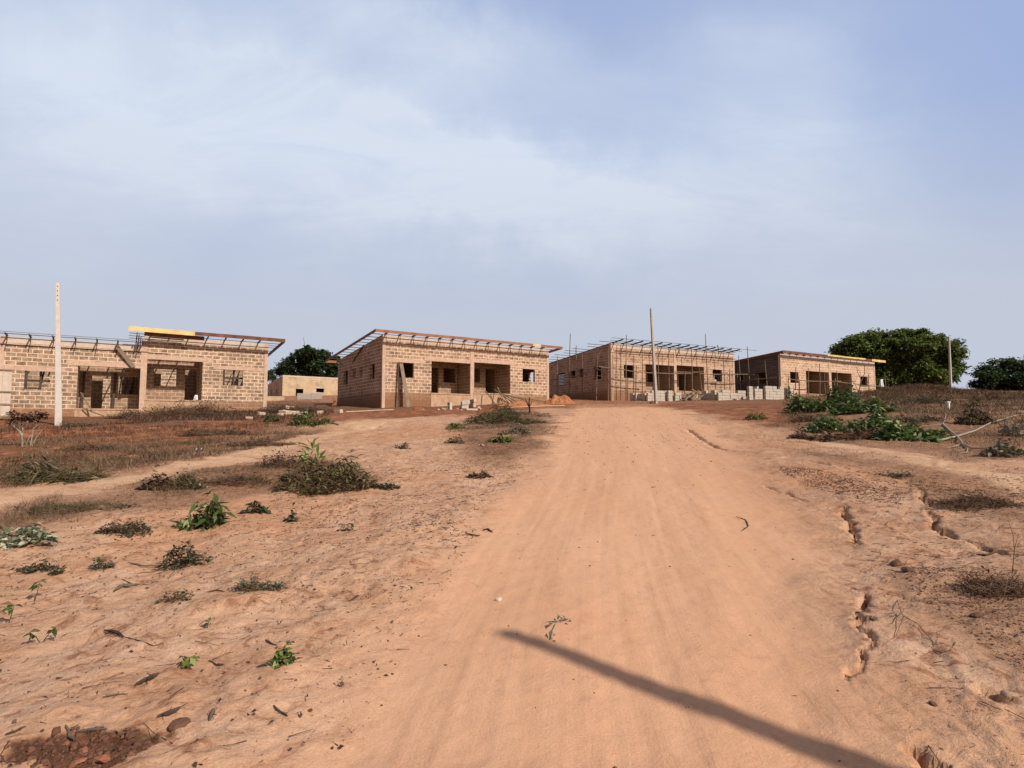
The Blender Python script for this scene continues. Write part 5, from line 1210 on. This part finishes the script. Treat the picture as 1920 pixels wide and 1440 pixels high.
# wood pile between the stacks
for i, (x0, y0, x1, y1) in enumerate(((z6(740, 1240)), ) and [(1281, 746, 1292, 738), (1284, 750, 1301, 733), (1296, 749, 1310, 732), (1300, 751, 1306, 739), (1304, 752, 1318, 741), (1312, 752, 1312, 742), (1276, 749, 1290, 751), (1297, 730, 1311, 738)]):
    r = ray(x0, y0); k = 45.5/r[1]; a = Vector((r[0]*k, 45.5, max(CAMZ+r[2]*k, height(r[0]*k, 45.5)))); r = ray(x1, y1); k = 46.3/r[1]; b = Vector((r[0]*k, 46.3, CAMZ+r[2]*k))
    plank('timber_offcut', f'brown timber offcut in the wood pile between the block stacks, {NTH[i]} piece from the left', 'timber', a, b, .11, .08, 'wood_grey' if i % 2 else 'bamboo')
r = ray(1292, 752); k = 46.4/r[1]; c = Vector((r[0]*k, 46.4, CAMZ+r[2]*k))
root = empty('timber_hoarding', c, R(25), label='low fence of brown upright planks between the block stacks', cat='hoarding')
for i in range(9): one('upright_plank', M['wood_grey'], root, lambda mb: mb.box((-.75+.17*i, 0, -.2), (-.6+.17*i, .03, .62+random.uniform(-.06, .06))))
clump('plastic_scrap', 'pale blue plastic scrap on the brown slope left of the sandy path', 'litter', 374, 843, 20, 6, 'white', 6, .09, 0, wid=.8)
clump('plastic_scrap', 'whitish plastic scrap at the bottom edge of the brown patch by the track', 'litter', 905, 839, 16, 4, 'stone', 5, .10, 0, wid=.6)

# ------------------------------------------------------------------ trees
def tree(label, lobes, depth, base, mat, n_sub=14, n_leaf=110, leaf=.34, spread=.8, trunk_r=.35, group='trees on the skyline'):
    r = ray(*base); k = depth/r[1]; b = Vector((r[0]*k, depth, CAMZ+r[2]*k)); b.z = min(b.z, height(b.x, b.y)+.2)
    root = empty('broadleaf_tree', b, 0, label=label, cat='tree', group=group); sc = depth/F
    cs = []
    for px, py, rp in lobes:
        q = ray(px, py)*depth/ray(px, py)[1]; cs.append((np.array([q[0]-b.x, RNG.normal(0, rp*sc*.8), CAMZ+q[2]-b.z]), rp*sc))
    mid = np.mean([c for c, _ in cs], 0)
    mb = MB(); top = Vector((mid[0]*.5, 0, max(1.2, mid[2]*.55)))
    mb.tube([(0, 0, -1.), (top.x*.2, 0, top.z*.4), top], [trunk_r*1.25, trunk_r, trunk_r*.75], 9)
    for c, rr in cs:
        cv = Vector(c); m = top.lerp(cv, .5)+Vector((0, 0, -.15*rr)); mb.tube([top.lerp(cv, .02), m, cv], [trunk_r*.5, trunk_r*.3, trunk_r*.1], 6)
        for _ in range(4):
            e = cv+Vector(RNG.normal(0, .55*rr, 3)); mb.tube([m.lerp(cv, .6), e], [trunk_r*.16, trunk_r*.05], 4)
    obj('trunk', mb, M['bark'], root)
    P = []
    for c, rr in cs:
        for _ in range(n_sub):
            v = RNG.normal(0, 1, 3); v /= np.linalg.norm(v); v[2] = abs(v[2])*.9-.25 if RNG.random() < .45 else v[2]
            cc = c+v*rr*RNG.uniform(.45, 1.); n = int(n_leaf*RNG.uniform(.5, 1.4)); w = spread*RNG.uniform(.45, 1.)
            P.append(cc+RNG.normal(0, 1, (n, 3))*np.array([w*.55, w*.55, w*.26]))
    V, Q = leaf_quads(np.concatenate(P), leaf, .55, .5, .25); obj('crown', np_mesh('crown', V, Q), M[mat], root)
    return root
tree('large spreading green tree behind the dark-sided bungalow', [(1580,660,20),(1600,645,24),(1632,636,28),(1645,655,30),(1672,640,24),(1690,634,22),(1708,655,30),(1735,650,26),(1752,658,22),(1770,672,20),(1783,664,12),(1745,685,28),(1700,688,32),(1660,690,30),(1625,680,26),(1720,712,22),(1690,715,24),(1655,716,20),(1765,700,20),(1775,690,14),(1786,688,9),(1740,718,14),(1610,700,20),(1660,655,30),(1690,665,34),(1720,672,30),(1640,668,28),(1605,672,24),(1700,650,26),(1600,714,18),(1632,712,24),(1668,722,22),(1700,724,22),(1730,708,24),(1757,710,16),(1650,700,26)], 74, (1690, 733), 'crown', 17, 190, .42, 1.0, .5)
tree('dense dark round tree in the gap behind the first two bungalows', [(545,690,16),(560,672,18),(580,664,18),(602,668,18),(618,678,16),(628,692,14),(600,690,22),(570,690,20),(538,680,8),(530,697,8),(585,702,18),(620,704,14),(592,670,20),(575,682,18),(572,711,15),(600,711,16),(553,706,12),(588,712,14)], 108, (585, 722), 'crown_deep', 14, 150, .5, .95, .5)
tree('dark low tree at the right edge on the skyline', [(1840,708,16),(1858,700,20),(1880,695,22),(1905,690,24),(1925,698,22),(1870,715,20),(1895,718,22),(1920,720,22),(1945,705,26),(1835,722,10),(1888,682,12),(1850,722,14),(1868,706,20),(1890,708,22),(1915,712,22),(1880,722,18),(1905,726,16)], 72, (1890, 735), 'crown_far', 12, 120, .34, .9, .35)
tree('tiny far tree showing past the right end of the stepped bungalow', [(505,698,7),(508,708,8),(502,712,6)], 150, (505, 724), 'crown_deep', 8, 60, .5, 1.0, .2)

# ------------------------------------------------------------------ pole behind the viewer whose shadow falls on the track
SUN_EL = R(40.); tip = G(948, 1189); SH = Vector(G(1640, 1442)-tip).normalized()
print('SUN', SH); Hp = 6.6; ck = Hp/math.tan(SUN_EL)
bx, by = tip[0]+SH.x*ck, tip[1]+SH.y*ck
for _ in range(6):
    zb = height(bx, by); ztop = height(tip[0], tip[1])+math.tan(SUN_EL)*math.hypot(bx-tip[0], by-tip[1])
    ck = (zb+Hp-height(tip[0], tip[1]))/math.tan(SUN_EL); bx, by = tip[0]+SH.x*ck, tip[1]+SH.y*ck
o = empty('utility_pole', (bx, by, height(bx, by)), 0, label='concrete pole standing behind the viewer that throws its shadow over the track', cat='pole', group='bare concrete utility poles')
one('shaft', M['pole'], o, lambda mb: mb.tube([(0, 0, -.5), (0, 0, Hp*.5), (0, 0, Hp)], [.135, .105, .065], 8))

# ------------------------------------------------------------------ light, sky, camera
world = bpy.data.worlds.new('World'); scene.world = world; world.use_nodes = True; nt = world.node_tree
class WN(NT):
    def __init__(s): s.t = nt
w = WN(); bg = nt.nodes['Background']; sky = w.n('ShaderNodeTexSky'); sky.sky_type = 'NISHITA'; sky.sun_disc = False
sky.sun_elevation = SUN_EL; az = math.atan2(SH.x, SH.y); sky.sun_rotation = az
sky.air_density = 1.2; sky.dust_density = 3.2; sky.ozone_density = 2.0; sky.altitude = 300
dirv = w.n('ShaderNodeTexCoord').outputs['Generated']; sp = w.n('ShaderNodeSeparateXYZ'); w.l(dirv, sp.inputs[0])
zc = w.math('MAXIMUM', sp.outputs[2], .0); den = w.math('ADD', zc, .22)
cb = w.n('ShaderNodeCombineXYZ'); w.l(w.math('DIVIDE', sp.outputs[0], den), cb.inputs[0]); w.l(w.math('DIVIDE', sp.outputs[1], den), cb.inputs[1])
mp = w.n('ShaderNodeMapping'); mp.inputs['Rotation'].default_value = (0, 0, R(-32)); mp.inputs['Scale'].default_value = (.55, 1.0, 1); mp.inputs['Location'].default_value = (1.3, .45, 0); w.l(cb.outputs[0], mp.inputs['Vector'])
c1 = w.n('ShaderNodeTexNoise'); c1.inputs['Scale'].default_value = .9; c1.inputs['Detail'].default_value = 5; c1.inputs['Roughness'].default_value = .5; c1.inputs['Distortion'].default_value = .5; w.l(mp.outputs[0], c1.inputs['Vector'])
c2 = w.noise(mp.outputs[0], 3.1, 5, .55)
f = w.math('ADD', w.math('MULTIPLY', c1.outputs['Fac'], .85), w.math('MULTIPLY', c2, .15))
cl = w.ramp(f, [(.40, (0,)*3), (.66, (1,)*3)])
hz = w.ramp(sp.outputs[2], [(.0, (1,)*3), (.17, (.88,)*3), (.42, (0,)*3)])
skyc = w.mix(.85, sky.outputs['Color'], (1.0, .93, 1.06), 'MULTIPLY')
# thin veils of cloud, each a soft patch at its own bearing and height
front = w.ramp(sp.outputs[1], [(.05, (0,)*3), (.55, (1,)*3)])
yy = w.math('MAXIMUM', sp.outputs[1], .08); gx = w.math('DIVIDE', sp.outputs[0], yy); gz_ = w.math('DIVIDE', sp.outputs[2], yy)
wn = w.n('ShaderNodeTexNoise'); wn.inputs['Scale'].default_value = 3.4; wn.inputs['Detail'].default_value = 7; wn.inputs['Roughness'].default_value = .6; w.l(dirv, wn.inputs['Vector'])
ws = w.n('ShaderNodeSeparateXYZ'); w.l(wn.outputs['Color'], ws.inputs[0])
gx = w.math('ADD', gx, w.math('MULTIPLY', w.math('SUBTRACT', ws.outputs[0], .5), .42)); gz_ = w.math('ADD', gz_, w.math('MULTIPLY', w.math('SUBTRACT', ws.outputs[1], .5), .32))
tot = None
for px, py, rx, rz, ang, amp in ((60, 150, 640, 330, 8, .9), (650, 250, 480, 135, 14, .95), (950, 325, 300, 110, 18, .50), (800, 40, 260, 75, 15, .62), (1500, 230, 260, 280, -20, .62), (1150, 150, 150, 60, 10, .20), (1050, 420, 800, 160, 6, .42), (1360, 60, 140, 80, 0, .2)):
    cx, cz = (px-960)/1080, (797-py)/1080; a = R(-ang)
    dx = w.math('SUBTRACT', gx, cx); dz = w.math('SUBTRACT', gz_, cz)
    ux = w.math('DIVIDE', w.math('ADD', w.math('MULTIPLY', dx, math.cos(a)), w.math('MULTIPLY', dz, math.sin(a))), rx/1080)
    uz = w.math('DIVIDE', w.math('SUBTRACT', w.math('MULTIPLY', dz, math.cos(a)), w.math('MULTIPLY', dx, math.sin(a))), rz/1080)
    r2 = w.math('ADD', w.math('MULTIPLY', ux, ux), w.math('MULTIPLY', uz, uz))
    g = w.math('MULTIPLY', w.math('EXPONENT', w.math('MULTIPLY', r2, -1.)), amp); tot = g if tot is None else w.math('ADD', tot, g)
mw = w.n('ShaderNodeMapping'); mw.inputs['Rotation'].default_value = (0, 0, R(-24)); mw.inputs['Scale'].default_value = (.9, 2.0, 1); w.l(cb.outputs[0], mw.inputs['Vector'])
wisp = w.n('ShaderNodeTexNoise'); wisp.inputs['Scale'].default_value = 2.2; wisp.inputs['Detail'].default_value = 9; wisp.inputs['Roughness'].default_value = .62; wisp.inputs['Distortion'].default_value = .9; w.l(mw.outputs[0], wisp.inputs['Vector'])
tot = w.math('MULTIPLY', w.math('MINIMUM', tot, 1.), w.math('ADD', w.math('MULTIPLY_ADD', f, .6, .06), w.math('MULTIPLY', w.ramp(wisp.outputs['Fac'], [(.28, (.42,)*3), (.72, (1,)*3)]), .85)))
tot = w.math('MINIMUM', tot, 1.)
fcol = w.mix(tot, (3.3, 4.2, 6.5), (6.5, 7.15, 8.15))
fcol = w.mix(.12, fcol, skyc)
fcol = w.mix(w.math('MULTIPLY', hz, .9), fcol, (4.95, 5.25, 5.95))
bcol = w.mix(1., w.mix(w.math('MULTIPLY', cl, .6), skyc, (4.0, 3.7, 3.7)), (.66, .60, .52), 'MULTIPLY')
col = w.mix(front, bcol, fcol)
w.l(col, bg.inputs['Color']); bg.inputs['Strength'].default_value = .115

sd = bpy.data.lights.new('sun', 'SUN'); sd.energy = 4.35; sd.angle = R(.6); sd.color = (1., .91, .80)
so = bpy.data.objects.new('sun', sd); COL.objects.link(so)
to_sun = Vector((SH.x*math.cos(SUN_EL), SH.y*math.cos(SUN_EL), math.sin(SUN_EL))); so.rotation_euler = to_sun.to_track_quat('Z', 'Y').to_euler(); so.location = to_sun*60
cam = bpy.data.cameras.new('camera'); co = bpy.data.objects.new('camera', cam); COL.objects.link(co); scene.camera = co
cam.sensor_fit = 'HORIZONTAL'; cam.sensor_width = 36; cam.lens = 36*F/1920; cam.clip_end = 6000; cam.clip_start = .05
co.location = (0, 0, CAMZ); co.rotation_euler = (R(90)+PITCH, 0, 0)
vs = scene.view_settings; vs.view_transform = 'Standard'; vs.look = 'None'; vs.exposure = 0.; vs.gamma = 1.
scene.cycles.max_bounces = 6; scene.cycles.use_denoising = True
